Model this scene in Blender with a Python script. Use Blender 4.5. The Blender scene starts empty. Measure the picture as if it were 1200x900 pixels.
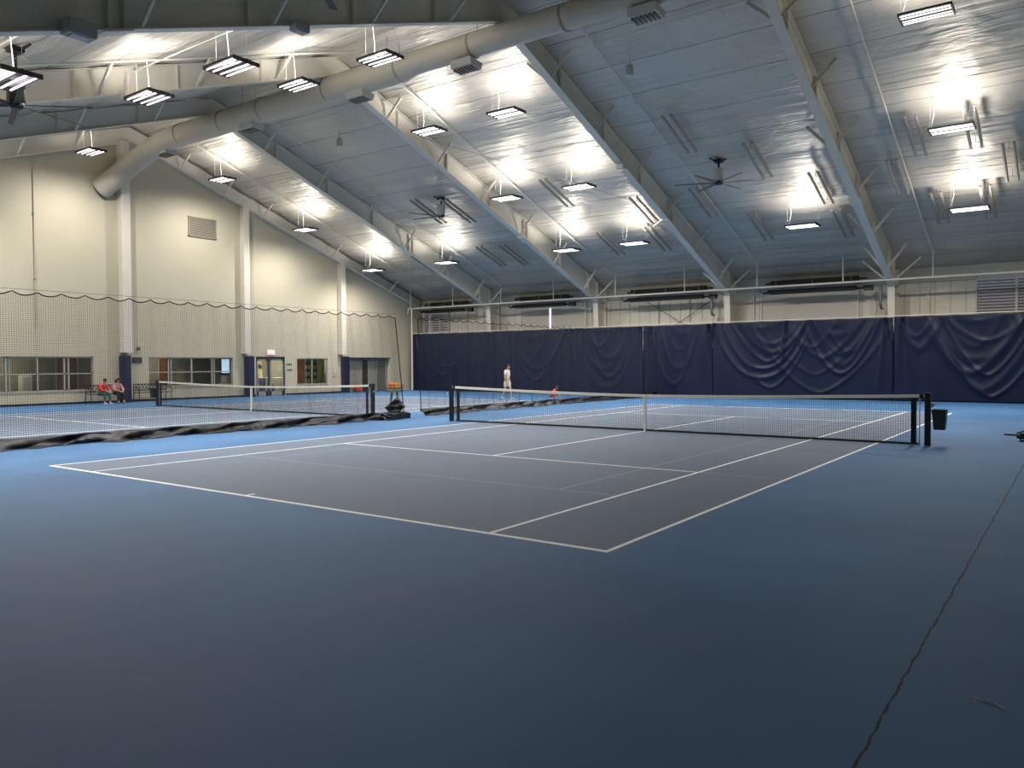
import bpy, bmesh, math, random
from mathutils import Vector, Matrix
random.seed(7)
PI = math.pi
COL = bpy.context.scene.collection

# ------------------------------------------------------------------ materials
def sc(c):
    return tuple(((v/255)/12.92 if v/255 <= .04045 else ((v/255+.055)/1.055)**2.4) for v in c)+(1,)
MATS = {}
def mat(name, col, rough=.6, metal=0., spec=.5, noise=0., nscale=4., bump=0., bscale=30., emit=None, estr=0., alpha=None, trans=0.):
    if name in MATS: return MATS[name]
    m = bpy.data.materials.new(name); m.use_nodes = True
    nt = m.node_tree; b = nt.nodes['Principled BSDF']
    c = sc(col)
    b.inputs['Base Color'].default_value = c
    b.inputs['Roughness'].default_value = rough
    b.inputs['Metallic'].default_value = metal
    b.inputs['Specular IOR Level'].default_value = spec
    if trans: b.inputs['Transmission Weight'].default_value = trans
    tc = nt.nodes.new('ShaderNodeTexCoord')
    if noise:
        n = nt.nodes.new('ShaderNodeTexNoise'); n.inputs['Scale'].default_value = nscale; n.inputs['Detail'].default_value = 4
        nt.links.new(tc.outputs['Object'], n.inputs['Vector'])
        mx = nt.nodes.new('ShaderNodeMix'); mx.data_type = 'RGBA'
        mx.inputs[6].default_value = tuple(v*(1-noise) for v in c[:3])+(1,)
        mx.inputs[7].default_value = tuple(min(1, v*(1+noise)) for v in c[:3])+(1,)
        nt.links.new(n.outputs['Fac'], mx.inputs[0]); nt.links.new(mx.outputs[2], b.inputs['Base Color'])
    if bump:
        n2 = nt.nodes.new('ShaderNodeTexNoise'); n2.inputs['Scale'].default_value = bscale; n2.inputs['Detail'].default_value = 3
        nt.links.new(tc.outputs['Object'], n2.inputs['Vector'])
        bp = nt.nodes.new('ShaderNodeBump'); bp.inputs['Strength'].default_value = bump; bp.inputs['Distance'].default_value = .02
        nt.links.new(n2.outputs['Fac'], bp.inputs['Height']); nt.links.new(bp.outputs['Normal'], b.inputs['Normal'])
    if emit:
        b.inputs['Emission Color'].default_value = sc(emit); b.inputs['Emission Strength'].default_value = estr
    MATS[name] = m
    return m

white_steel = mat('white_painted_steel', (214,208,194), .55, noise=.05, nscale=2)
wall_paint = mat('cream_wall_paint', (190,182,160), .8, noise=.04, nscale=.8, bump=.05, bscale=40)
far_paint = mat('far_wall_panel_paint', (216,212,200), .7, noise=.05, nscale=1)
panel_pale = mat('pale_panel_paint', (196,193,184), .7, noise=.03)
duct_paint = mat('duct_paint', (186,178,163), .5, noise=.05, nscale=1.5)
navy = None
navy_pad = mat('navy_vinyl_pad', (13,24,60), .45, noise=.1)
black_steel = mat('black_powder_coat', (14,14,16), .45, noise=.1)
black_cloth = mat('black_fabric', (16,16,20), .85, noise=.15)
dark_fix = mat('dark_fixture_metal', (48,42,44), .5, noise=.1)
white_tape = mat('white_net_tape', (232,226,212), .8, noise=.04, nscale=6)
net_black = mat('black_net_cord', (10,11,13), .8, noise=.1)
net_dark = mat('dark_divider_cord', (22,20,22), .8, noise=.1)
chrome = mat('galvanised_metal', (170,170,168), .35, metal=.9, noise=.08)
heater_dark = mat('heater_dark_metal', (58,54,50), .45, metal=.5, noise=.2, nscale=5)
bin_green = mat('dark_green_plastic', (18,42,42), .5, noise=.1)
louver_blade = mat('louver_blade_aluminium', (214,212,218), .5, metal=.2, noise=.05)
alu = mat('aluminium_window_frame', (168,168,160), .45, metal=.3, noise=.05)
grey_door = mat('grey_door_paint', (128,126,118), .6, noise=.05)
lobby_wall = mat('lobby_wall_paint', (120,118,102), .8, noise=.06)
lobby_floor = mat('lobby_carpet', (60,58,56), .95, noise=.15, nscale=20)
wood_brown = mat('brown_wood_door', (118,66,30), .5, noise=.2, nscale=6)
skin = mat('skin', (196,146,116), .6, noise=.05)
hair_black = mat('dark_hair', (22,18,17), .7, noise=.2, nscale=30)

def foil_material():
    m = bpy.data.materials.new('silver_insulation_foil'); m.use_nodes = True
    nt = m.node_tree; b = nt.nodes['Principled BSDF']; L = nt.links.new
    b.inputs['Base Color'].default_value = (.78,.77,.75,1); b.inputs['Metallic'].default_value = .34; b.inputs['Roughness'].default_value = .48
    tc = nt.nodes.new('ShaderNodeTexCoord')
    def noise(scale, rot, s, det=3):
        mp = nt.nodes.new('ShaderNodeMapping'); mp.inputs['Scale'].default_value = scale; mp.inputs['Rotation'].default_value = (0,0,rot)
        L(tc.outputs['Object'], mp.inputs['Vector'])
        n = nt.nodes.new('ShaderNodeTexNoise'); n.inputs['Scale'].default_value = s; n.inputs['Detail'].default_value = det
        L(mp.outputs['Vector'], n.inputs['Vector']); return n
    n1 = noise((.18,2.2,1), 0, 1.6); n2 = noise((.7,4.5,1), .9, 3.2, 5); n3 = noise((1,1,1), 0, .45)
    # crinkles only in patches
    r = nt.nodes.new('ShaderNodeMapRange'); r.inputs['From Min'].default_value = .5; r.inputs['From Max'].default_value = .68
    L(n3.outputs['Fac'], r.inputs['Value'])
    mu = nt.nodes.new('ShaderNodeMath'); mu.operation = 'MULTIPLY'; m3 = nt.nodes.new('ShaderNodeMath'); m3.operation = 'MULTIPLY'; m3.inputs[1].default_value = 1.3; L(n2.outputs['Fac'], m3.inputs[0]); L(m3.outputs[0], mu.inputs[0]); L(r.outputs['Result'], mu.inputs[1])
    ad = nt.nodes.new('ShaderNodeMath'); ad.operation = 'ADD'; L(n1.outputs['Fac'], ad.inputs[0]); L(mu.outputs[0], ad.inputs[1])
    bp = nt.nodes.new('ShaderNodeBump'); bp.inputs['Strength'].default_value = .7; bp.inputs['Distance'].default_value = .13
    L(ad.outputs[0], bp.inputs['Height']); L(bp.outputs['Normal'], b.inputs['Normal'])
    # thin taped seams across the slope, every 1.52 m
    sp = nt.nodes.new('ShaderNodeSeparateXYZ'); L(tc.outputs['Object'], sp.inputs[0])
    def M(op, a, c=None):
        n = nt.nodes.new('ShaderNodeMath'); n.operation = op
        for i, v in enumerate((a, c)):
            if v is None: continue
            if isinstance(v, (int, float)): n.inputs[i].default_value = v
            else: L(v, n.inputs[i])
        return n.outputs[0]
    y = M('SUBTRACT', sp.outputs['Y'], 1.5)
    f = M('ABSOLUTE', M('SUBTRACT', M('FRACT', M('ADD', M('DIVIDE', y, 1.52), 100.0)), .5))
    seam = M('LESS_THAN', f, .010)
    mx = nt.nodes.new('ShaderNodeMix'); mx.data_type = 'RGBA'
    mx.inputs[6].default_value = (.58,.53,.455,1); mx.inputs[7].default_value = (.2,.2,.19,1)
    fx = M('ABSOLUTE', M('SUBTRACT', M('FRACT', M('ADD', M('DIVIDE', sp.outputs['X'], 1.9), 100.3)), .5))
    seam = M('MAXIMUM', seam, M('MULTIPLY', M('LESS_THAN', fx, .006), .16))
    L(seam, mx.inputs[0]); L(mx.outputs[2], b.inputs['Base Color'])
    return m

def floor_material():
    m = bpy.data.materials.new('acrylic_court_floor'); m.use_nodes = True
    nt = m.node_tree; b = nt.nodes['Principled BSDF']; L = nt.links.new
    b.inputs['Roughness'].default_value = .52; b.inputs['Specular IOR Level'].default_value = .2
    tc = nt.nodes.new('ShaderNodeTexCoord'); sp = nt.nodes.new('ShaderNodeSeparateXYZ'); L(tc.outputs['Object'], sp.inputs[0])
    def M(op, *a):
        n = nt.nodes.new('ShaderNodeMath'); n.operation = op
        for i, v in enumerate(a):
            if isinstance(v, (int, float)): n.inputs[i].default_value = v
            else: L(v, n.inputs[i])
        return n.outputs[0]
    def tex(scale, det=4, sc3=(1,1,1), rough=.5):
        mp = nt.nodes.new('ShaderNodeMapping'); mp.inputs['Scale'].default_value = sc3; L(tc.outputs['Object'], mp.inputs['Vector'])
        n = nt.nodes.new('ShaderNodeTexNoise'); n.inputs['Scale'].default_value = scale; n.inputs['Detail'].default_value = det
        n.inputs['Roughness'].default_value = rough
        L(mp.outputs['Vector'], n.inputs['Vector']); return n.outputs['Fac']
    def mix(f, a, c):
        n = nt.nodes.new('ShaderNodeMix'); n.data_type = 'RGBA'
        for i, v in ((0, f), (6, a), (7, c)):
            if isinstance(v, (int, float)): n.inputs[i].default_value = v
            elif isinstance(v, tuple): n.inputs[i].default_value = v
            else: L(v, n.inputs[i])
        return n.outputs[2]
    def ramp(v, a, c):
        n = nt.nodes.new('ShaderNodeMapRange'); n.inputs['From Min'].default_value = a; n.inputs['From Max'].default_value = c
        L(v, n.inputs['Value']); return n.outputs['Result']
    X, Y = sp.outputs['X'], sp.outputs['Y']
    ay = M('ABSOLUTE', Y)
    band = lambda v, c, w: M('LESS_THAN', M('ABSOLUTE', M('SUBTRACT', v, c)), w)
    less = lambda v, c: M('LESS_THAN', v, c)
    AND = lambda a, c: M('MULTIPLY', a, c)
    OR = lambda a, c: M('MAXIMUM', a, c)
    area = line = faint = None
    for cx in (0.0, -16.2):
        ax = M('ABSOLUTE', M('SUBTRACT', X, cx))
        inL = less(ay, 11.885)
        a_ = AND(less(ax, 5.485), inL)
        l = AND(band(ax, 5.46, .026), inL)
        l = OR(l, AND(band(ax, 4.09, .026), inL))
        l = OR(l, AND(band(ay, 11.85, .036), less(ax, 5.485)))
        l = OR(l, AND(band(ay, 6.4, .026), less(ax, 4.1)))
        l = OR(l, AND(less(ax, .026), less(ay, 6.42)))
        l = OR(l, AND(less(ax, .026), band(ay, 11.78, .1)))
        f = AND(band(ax, 3.18, .022), less(ay, 9.1))
        f = OR(f, AND(band(ay, 9.08, .022), less(ax, 4.1)))
        f = OR(f, AND(band(ay, 6.4, .022), less(ax, 5.3)))
        area = a_ if area is None else OR(area, a_)
        line = l if line is None else OR(line, l)
        faint = f if faint is None else OR(faint, f)
    n1 = tex(.35, 5); n2 = tex(1.6, 5, (1,.35,1)); n3 = tex(14, 3)
    blue = mix(ramp(n1, .35, .65), sc((63,102,145)), sc((77,118,161)))
    blue = mix(M('MULTIPLY', ramp(n2, .55, .75), .22), blue, sc((92,112,142)))
    grey = mix(ramp(n1, .3, .7), sc((99,114,134)), sc((109,122,140)))
    grey = mix(M('MULTIPLY', ramp(n2, .5, .8), .25), grey, sc((116,120,132)))
    c = mix(area, blue, grey)
    scuff = M('MULTIPLY', ramp(tex(3.0, 6, (.4,1.6,1), .7), .66, .74), .25)
    c = mix(scuff, c, sc((128,146,172)))
    c = mix(M('MULTIPLY', faint, .38), c, sc((170,175,182)))
    c = mix(line, c, sc((250,250,250)))
    # ragged expansion crack along the side of the court
    off = M('MULTIPLY', M('SUBTRACT', tex(5.5, 6), .5), .04)
    wid = M('MULTIPLY', ramp(tex(9, 3), .25, .5), .0075)
    ck = AND(less(M('ABSOLUTE', M('SUBTRACT', M('ADD', X, off), 8.22)), wid), M('GREATER_THAN', Y, -15.2))
    c = mix(ck, c, sc((14,15,22)))
    L(c, b.inputs['Base Color'])
    rr = nt.nodes.new('ShaderNodeMapRange'); rr.inputs['To Min'].default_value = .62; rr.inputs['To Max'].default_value = .74
    L(n1, rr.inputs['Value']); L(rr.outputs['Result'], b.inputs['Roughness'])
    bp = nt.nodes.new('ShaderNodeBump'); bp.inputs['Strength'].default_value = .06; bp.inputs['Distance'].default_value = .01
    L(tex(60, 3), bp.inputs['Height']); L(bp.outputs['Normal'], b.inputs['Normal'])
    return m

def curtain_material():
    m = mat('navy_vinyl_curtain', (6,18,46), .46, spec=.3, noise=.10, nscale=.7, bump=.05, bscale=3)
    return m

def emit_mat(name, col, s):
    m = bpy.data.materials.new(name); m.use_nodes = True
    nt = m.node_tree; b = nt.nodes['Principled BSDF']
    b.inputs['Base Color'].default_value = (.9,.9,.9,1)
    b.inputs['Emission Color'].default_value = col if len(col) == 4 else sc(col)
    b.inputs['Emission Strength'].default_value = s
    return m

# ------------------------------------------------------------------ mesh helper
class MB:
    def __init__(s): s.v = []; s.f = []
    def add(s, vs, fs):
        o = len(s.v); s.v += [tuple(v) for v in vs]; s.f += [tuple(i+o for i in f) for f in fs]; return s
    def box(s, x0, x1, y0, y1, z0, z1):
        return s.add([(x,y,z) for z in (z0,z1) for y in (y0,y1) for x in (x0,x1)],
                     [(0,2,3,1),(4,5,7,6),(0,1,5,4),(2,6,7,3),(0,4,6,2),(1,3,7,5)])
    def bbox(s, c, d, bev=.01):
        """box with chamfered vertical and horizontal edges"""
        bm = bmesh.new(); bmesh.ops.create_cube(bm, size=1)
        for v in bm.verts: v.co = Vector((c[0]+v.co.x*d[0], c[1]+v.co.y*d[1], c[2]+v.co.z*d[2]))
        bmesh.ops.bevel(bm, geom=bm.edges[:], offset=bev, segments=2, affect='EDGES')
        bm.verts.index_update()
        s.add([v.co[:] for v in bm.verts], [[v.index for v in f.verts] for f in bm.faces]); bm.free(); return s
    def bar(s, a, b, w, h=None, up=(0,0,1)):
        a, b = Vector(a), Vector(b); h = h or w; d = (b-a).normalized(); up = Vector(up)
        if abs(d.dot(up)) > .99: up = Vector((0,1,0)) if abs(d.y) < .9 else Vector((1,0,0))
        r = d.cross(up).normalized()*w/2; u = r.cross(d).normalized()*h/2
        vs = [p+q for p in (a,b) for q in (-r-u, r-u, r+u, -r+u)]
        return s.add(vs, [(0,3,2,1),(4,5,6,7),(0,1,5,4),(1,2,6,5),(2,3,7,6),(3,0,4,7)])
    def tube(s, pts, r, n=8, cap=True):
        pts = [Vector(p) for p in pts]; rs = r if isinstance(r, (list,tuple)) else [r]*len(pts)
        base = len(s.v); prev = None
        for i, p in enumerate(pts):
            d = (pts[min(i+1,len(pts)-1)]-pts[max(i-1,0)]).normalized()
            if prev is None:
                ref = Vector((0,0,1)) if abs(d.z) < .9 else Vector((1,0,0))
                u = d.cross(ref).normalized()
            else:
                u = (prev - d*prev.dot(d)).normalized()
            prev = u; w = d.cross(u)
            for k in range(n):
                t = 2*PI*k/n; s.v.append(tuple(p+(u*math.cos(t)+w*math.sin(t))*rs[i]))
        for i in range(len(pts)-1):
            for k in range(n):
                a = base+i*n+k; b = base+i*n+(k+1)%n; s.f.append((a,b,b+n,a+n))
        if cap:
            s.f.append(tuple(base+k for k in reversed(range(n)))); e = base+(len(pts)-1)*n
            s.f.append(tuple(e+k for k in range(n)))
        return s
    def lathe(s, c, prof, n=20, axis='z'):
        base = len(s.v)
        for r, z in prof:
            for k in range(n):
                t = 2*PI*k/n; s.v.append((c[0]+r*math.cos(t), c[1]+r*math.sin(t), c[2]+z))
        for i in range(len(prof)-1):
            for k in range(n):
                a = base+i*n+k; b = base+i*n+(k+1)%n; s.f.append((a,b,b+n,a+n))
        return s
    def ball(s, c, r, seg=10, ring=6, sz=(1,1,1)):
        prof = [(max(1e-4, math.sin(PI*i/ring)), -math.cos(PI*i/ring)) for i in range(ring+1)]
        base = len(s.v)
        for pr, pz in prof:
            for k in range(seg):
                t = 2*PI*k/seg; s.v.append((c[0]+r*sz[0]*pr*math.cos(t), c[1]+r*sz[1]*pr*math.sin(t), c[2]+r*sz[2]*pz))
        for i in range(ring):
            for k in range(seg):
                a = base+i*seg+k; b = base+i*seg+(k+1)%seg; s.f.append((a,b,b+seg,a+seg))
        return s
    def prism_x(s, poly, x0, x1):
        n = len(poly); vs = [(x,y,z) for x in (x0,x1) for y,z in poly]
        fs = [tuple(reversed(range(n))), tuple(range(n,2*n))]+[(i,(i+1)%n,(i+1)%n+n,i+n) for i in range(n)]
        return s.add(vs, fs)
    def prism_y(s, poly, y0, y1):
        n = len(poly); vs = [(x,y,z) for y in (y0,y1) for x,z in poly]
        fs = [tuple(range(n)), tuple(reversed(range(n,2*n)))]+[(i,i+n,(i+1)%n+n,(i+1)%n) for i in range(n)]
        return s.add(vs, fs)
    def build(s, name, m, parent=None, smooth=False, loc=None):
        me = bpy.data.meshes.new(name); off = Vector(loc) if loc else (parent.location if parent is not None else Vector())
        par_off = Vector()
        if parent is not None:
            par_off = world_off(parent)
        o = bpy.data.objects.new(name, me)
        origin = Vector(loc) if loc else Vector()
        if parent is not None: base = par_off + origin
        else: base = origin
        me.from_pydata([tuple(Vector(v)-base) for v in s.v], [], s.f); me.update()
        bm = bmesh.new(); bm.from_mesh(me); bmesh.ops.recalc_face_normals(bm, faces=bm.faces); bm.to_mesh(me); bm.free()
        if smooth:
            for p in me.polygons: p.use_smooth = True
            try: me.set_sharp_from_angle(angle=math.radians(40))
            except Exception: pass
        if m: me.materials.append(m)
        COL.objects.link(o)
        if parent is not None: o.parent = parent
        o.location = origin
        return o
def world_off(o):
    v = Vector(o.location)
    while o.parent is not None: o = o.parent; v = v+o.location
    return v
def tag(o, label=None, cat=None, group=None, kind=None):
    if label: o['label'] = label
    if cat: o['category'] = cat
    if group: o['group'] = group
    if kind: o['kind'] = kind
    return o
def thing(name, label, cat, loc=(0,0,0), group=None, kind=None):
    o = bpy.data.objects.new(name, None); o.empty_display_size = .2; COL.objects.link(o); o.location = loc
    return tag(o, label, cat, group, kind)
def copy_tree(o, parent=None):
    c = o.copy(); COL.objects.link(c)
    if parent is not None: c.parent = parent
    for ch in list(o.children): copy_tree(ch, c)
    return c
def struct(o): o['kind'] = 'structure'; return o

# ------------------------------------------------------------------ dimensions
RY, EY, EZ, S = 1.5, 21.7, 5.98, .345          # ridge Y, far wall Y, deck height at the wall, roof slope
RZ = EZ+S*(EY-RY)
XL, XR, YN = -27.3, 10.8, 2*1.5-21.7
def deck(y): return RZ-S*abs(y-RY)
BAYS = [-20.8, -13.2, -5.6, 2.0]

# ------------------------------------------------------------------ floor, ceiling, walls
f = MB().box(XL-6, XR+.3, YN-.3, EY+.3, -.2, 0).build('floor', floor_material()); struct(f)

def ceiling():
    mb = MB(); nx = 96; ys = []
    k = -int((RY-YN)/.19)-1
    n = int((EY-YN)/.19)
    rows = []
    for j in range(n+1):
        y = YN+(EY-YN)*j/n; rows.append(y)
    for y in rows:
        ph = ((y-RY)/1.52) % 1.0
        for i in range(nx+1):
            x = XL+(XR-XL)*i/nx
            sag = .055*abs(math.sin(PI*((y-RY)/1.52+.5)))
            z = deck(y)-sag-.012*math.sin(x*2.3+y*5.1)*math.sin(y*4.7)-.01*math.sin(x*5.7-y*3.3)
            mb.v.append((x,y,z))
    for j in range(n):
        for i in range(nx):
            a = j*(nx+1)+i; mb.f.append((a, a+1, a+nx+2, a+nx+1))
    o = mb.build('ceiling', foil_material(), smooth=True); struct(o)
    mod = o.modifiers.new('thickness', 'SOLIDIFY'); mod.thickness = .08; mod.offset = 1
    return o
cl = ceiling()

# left wall with openings
def wall_left():
    mb = MB(); T = .3; x0, x1 = XL-T, XL
    H = 2.35
    ops = [(-6.6,-.32,.6,2.11),(2.28,6.92,.67,2.1),(8.36,10.28,0,2.16),(11.11,13.36,.57,2.07),(14.78,18.62,0,2.13)]
    y = YN
    for a, b, z0, z1 in ops:
        mb.box(x0,x1,y,a,0,H); 
        if z0 > 0: mb.box(x0,x1,a,b,0,z0)
        mb.box(x0,x1,a,b,z1,H); y = b
    mb.box(x0,x1,y,EY,0,H)
    mb.prism_x([(YN,H),(EY,H),(EY,deck(EY)),(RY,RZ),(YN,deck(YN))], x0, x1)
    # vertical panel joints
    o = mb.build('wall_left', wall_paint); struct(o)
    for k, yy in enumerate((-9.6,-2.74)):
        struct(MB().box(XL-.01,XL+.012,yy-.02,yy+.02,2.4,deck(yy)-.75).build('trim_%d' % (k+1), mat('joint_paint',(186,178,160),.8)))
wall_left()
struct(MB().box(XL,XL+.015,YN,8.3,0,.1).box(XL,XL+.015,10.32,14.4,0,.1).build('baseboard_left', mat('black_base',(26,26,30),.6)))

def far_wall():
    mb = MB().box(XL-.3,XR+.3,EY,EY+.3,0,EZ+.1)
    o = mb.build('wall_far', far_paint); struct(o)
    # ribs of the metal panels
    rb = MB(); x = XL+.4
    while x < XR: rb.box(x-.015,x+.015,EY-.02,EY,3.5,5.3); x += .61
    struct(rb.build('trim_6', mat('rib_paint',(190,186,174),.7)))
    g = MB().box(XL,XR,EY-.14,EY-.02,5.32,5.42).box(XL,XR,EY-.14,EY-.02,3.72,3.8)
    struct(g.build('trim_7', mat('girt_paint',(178,175,164),.6)))  # girts in one plain beige paint
    h = MB().box(XL,XR,EY-.05,EY-.001,5.42,EZ+.02)
    struct(h.build('trim_8', mat('header_paint',(186,182,170),.7)))
far_wall()
struct(MB().box(XL-.3,XR+.3,YN-.3,YN,0,EZ+.1).build('wall_near', wall_paint))
w = MB(); w.prism_x([(YN,0),(EY,0),(EY,deck(EY)),(RY,RZ),(YN,deck(YN))], XR, XR+.3)
struct(w.build('wall_right', wall_paint))

# ------------------------------------------------------------------ steel frames
def bot(y):      # underside of the rafters
    return deck(y)-(.72+(.022 if y > RY else .012)*abs(y-RY))
KY = 20.55
def ibeam_rafter(x, side, fw=.30):
    """rafter (bottom flange, web, stiffeners); side +1 far, -1 near"""
    Y = lambda t: RY+side*(t)
    mb = MB(); span = KY-RY
    b0, b1 = bot(Y(0)), bot(Y(span)); top0, top1 = deck(Y(0))-.1, deck(Y(span))-.1
    poly = [(Y(0),b0),(Y(span),b1),(Y(span),top1),(Y(0),top0)]
    mb.prism_x(poly, x-.012, x+.012)
    mb.prism_x([(Y(0),b0-.03),(Y(span),b1-.03),(Y(span),b1),(Y(0),b0)], x-fw/2, x+fw/2)
    mb.prism_x([(Y(0),top0),(Y(span),top1),(Y(span),top1+.03),(Y(0),top0+.03)], x-fw/2, x+fw/2)
    return mb
def frame(x, label):
    t = thing('steel_roof_frame', label, 'steel frame', (x, RY, 0), 'white steel roof frames')
    for side in (1,-1):
        ibeam_rafter(x, side).build('rafter', white_steel, t)
        # tapered column
        ky = RY+side*(KY-RY); wy = RY+side*(EY-.22-RY)
        zt = deck(wy)-.1; mb = MB()
        kb = bot(ky)
        foot = RY+side*(KY+.35-RY)
        mb.prism_x([(ky,kb),(foot,0),(wy,0),(wy,zt),(ky,deck(ky)-.1)], x-.012, x+.012)
        mb.prism_x([(ky,kb-.03),(foot,0),(foot-side*.03,0),(ky-side*.03,kb-.03)], x-.15, x+.15)
        mb.box(x-.15,x+.15,min(wy,wy+side*.03),max(wy,wy+side*.03),0,zt)
        mb.box(x-.15,x+.15,min(ky,wy),max(ky,wy),kb-.06,kb-.03)
        mb.box(x-.15,x+.15,min(ky,ky+side*.04),max(ky,ky+side*.04),kb,deck(ky)-.12)
        mb.build('column', white_steel, t)
        # web stiffeners
        for d in (3.2,6.2,9.2,11.9,12.2,15.2,18.1):
            y = RY+side*d; big = d == 12.2
            st = MB().box(x-.13,x+.13,y-.008,y+.008,bot(y),deck(y)-.1).build('stiffener', white_steel, t)
        y = RY+side*12.05
        MB().prism_x([(y-.28,bot(y-.28)-.07),(y+.28,bot(y+.28)-.07),(y+.28,bot(y+.28)-.03),(y-.28,bot(y-.28)-.03)], x-.2, x+.2).build('splice_plate', white_steel, t)
        for d in (2.6,5.6,8.6,11.6,14.6,17.6):
            for sx in (-1,1):
                if (d in (5.6,11.6) and sx < 0): continue
                y = RY+side*d
                MB().bar((x+sx*.1,y,bot(y)+.02),(x+sx*.85,y,deck(y)-.1),.10,.012,up=(0,1,0)).bar((x+sx*.1,y+.03,bot(y)+.02),(x+sx*.85,y+.03,deck(y)-.1),.012,.10,up=(0,1,0)).build('flange_brace', white_steel, t)
        for sx in (-1,1):
            y = RY+side*18.9
            MB().bar((x+sx*.12,y,bot(y)+.05),(x+sx*1.2,y+side*.1,deck(y)-.1),.08).build('flange_brace', white_steel, t)
    return t
lab = ['white steel roof frame nearest the cream window wall','white steel roof frame over the far court, second from the window wall',
       'white steel roof frame left of the brightest ceiling bay','white steel roof frame at right, reaching down beside the rightmost heater']
lab[2] = 'white steel roof frame between the brightest bay and the dark bay'
lab[1] = 'white steel roof frame between the dark left bay and the brightest bay'
for x, l in zip(BAYS, lab): frame(x, l)

# end-wall rafter with posts
t = thing('end_wall_frame', 'cream steel truss edge and posts along the gable of the window wall', 'steel frame', (XL+.2, RY, 0))
for side in (1,-1):
    mb = MB(); sp = EY-.3-RY; x = XL+.2
    Y = lambda d: RY+side*d
    mb.prism_x([(Y(0),RZ-.85),(Y(sp),deck(Y(sp))-.75),(Y(sp),deck(Y(sp))-.70),(Y(0),RZ-.80)], x-.14, x+.14)
    mb.prism_x([(Y(0),RZ-.8),(Y(sp),deck(Y(sp))-.7),(Y(sp),deck(Y(sp))-.1),(Y(0),RZ-.1)], x-.17, x-.14)
    mb.build('rafter', white_steel, t)
    d = 2.5
    while d < sp-1:
        y = Y(d)
        MB().bar((x,y,deck(y)-.72),(x+.8,y,deck(y)-.08),.06).build('flange_brace', white_steel, t); d += 2.4
for y0, w_ in ((1.1,.42),(7.6,.34),(14.35,.34),(-9.0,.34)):
    MB().box(XL,XL+.36,y0-w_/2,y0+w_/2,2.3 if y0 > 0 else 0,deck(y0)-.75).build('wall_post', white_steel, t)

# ------------------------------------------------------------------ pads on the wall posts
for y0, y1, l in ((.83,1.22,'navy wall pad between the two black benches'),(7.58,7.98,'navy wall pad left of the glass double door'),(14.38,14.76,'navy wall pad at the left edge of the grey alcove')):
    o = MB().bbox((XL+.2,(y0+y1)/2,1.09),(.4,y1-y0,2.18),.03).build('wall_pad', navy_pad, loc=(XL+.2,(y0+y1)/2,0))
    tag(o, l, 'wall pad', 'navy wall pads')

# ------------------------------------------------------------------ lights
tube_mat = emit_mat('fluorescent_tube_glow', (1.0,.95,.90,1), 1.6)
LAMP_RGB = (1,.955,.895); LAMP_UP = 260; LAMP_DOWN = 1000
def fixture():
    t = thing('high_bay_light', 'x', 'ceiling light', (0,0,0), 'fluorescent high bay lights')
    W, D = .62, .36
    fr = MB().box(-W,W,-D,-D+.03,-.01,.04).box(-W,W,D-.03,D,-.01,.04).box(-W,-W+.035,-D,D,-.05,.04).box(W-.035,W,-D,D,-.05,.04)
    fr.build('frame', dark_fix, t)
    MB().box(-W,W,-.03,.03,-.045,.05).build('ballast_cover', dark_fix, t)
    rf = MB()
    for y in ():
        if abs(y) < .28 or y < 0: rf.box(-W+.04,W-.04,y+.040,y+.052,-.02,.035)
    
    for y in (-.275,-.105,.105,.275):
        MB().tube([(-W+.045,y,-.028),(W-.045,y,-.028)], .019, 8).build('lamp_tube', tube_mat, t)
    tp = MB()
    for y in (-.19,.19): tp.box(-W+.035,W-.035,y-.13,y+.13,.036,.042)
    tp.build('top_reflector', mat('reflector_grey_lavender',(128,122,134),.5,noise=.03), t)
    wr = MB()
    for x in (-W+.02,W-.02):
        wr = MB(); wr.tube([(x,-D+.02,.03),(x,0,.3),(x,D-.02,.03)], .004, 5); wr.tube([(x,0,.3),(x,0,1.25)], .004, 5); wr.build('hanging_wire', white_steel, t)
    for nm, z, up in (('lamp_up',.06,True),('lamp_down',-.07,False)):
        ld = bpy.data.lights.new(nm, 'SPOT'); ld.color = LAMP_RGB
        if up: ld.energy = LAMP_UP; ld.spot_size = math.radians(170); ld.spot_blend = .6; ld.shadow_soft_size = .25
        else: ld.energy = LAMP_DOWN; ld.spot_size = math.radians(173); ld.spot_blend = 1.0; ld.shadow_soft_size = .03
        lo = bpy.data.objects.new(nm, ld); COL.objects.link(lo); lo.parent = t; lo.location = (0,0,z)
        if up: lo.rotation_euler = (PI,0,0)
    MB().tube([(-W+.02,D,.02),(-W-.02,D+.02,.15),(-W+.08,D-.05,.6),(-W+.05,D-.1,1.3)], .010, 6).build('power_cord', white_tape, t)
    return t
proto = fixture(); first = True
rowd = {14.5:'row nearest the heaters', 9.6:'middle row of the far roof slope', 4.6:'top row of the far roof slope', -1.6:'near row by the duct',-6.6:'near slope middle row',-11.5:'near slope lowest row'}
colsd = {5.65:'right of the rightmost frame', -7.7:'right column of the brightest bay', -11.35:'left column of the brightest bay', -24.6:'beside the window wall'}
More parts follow.
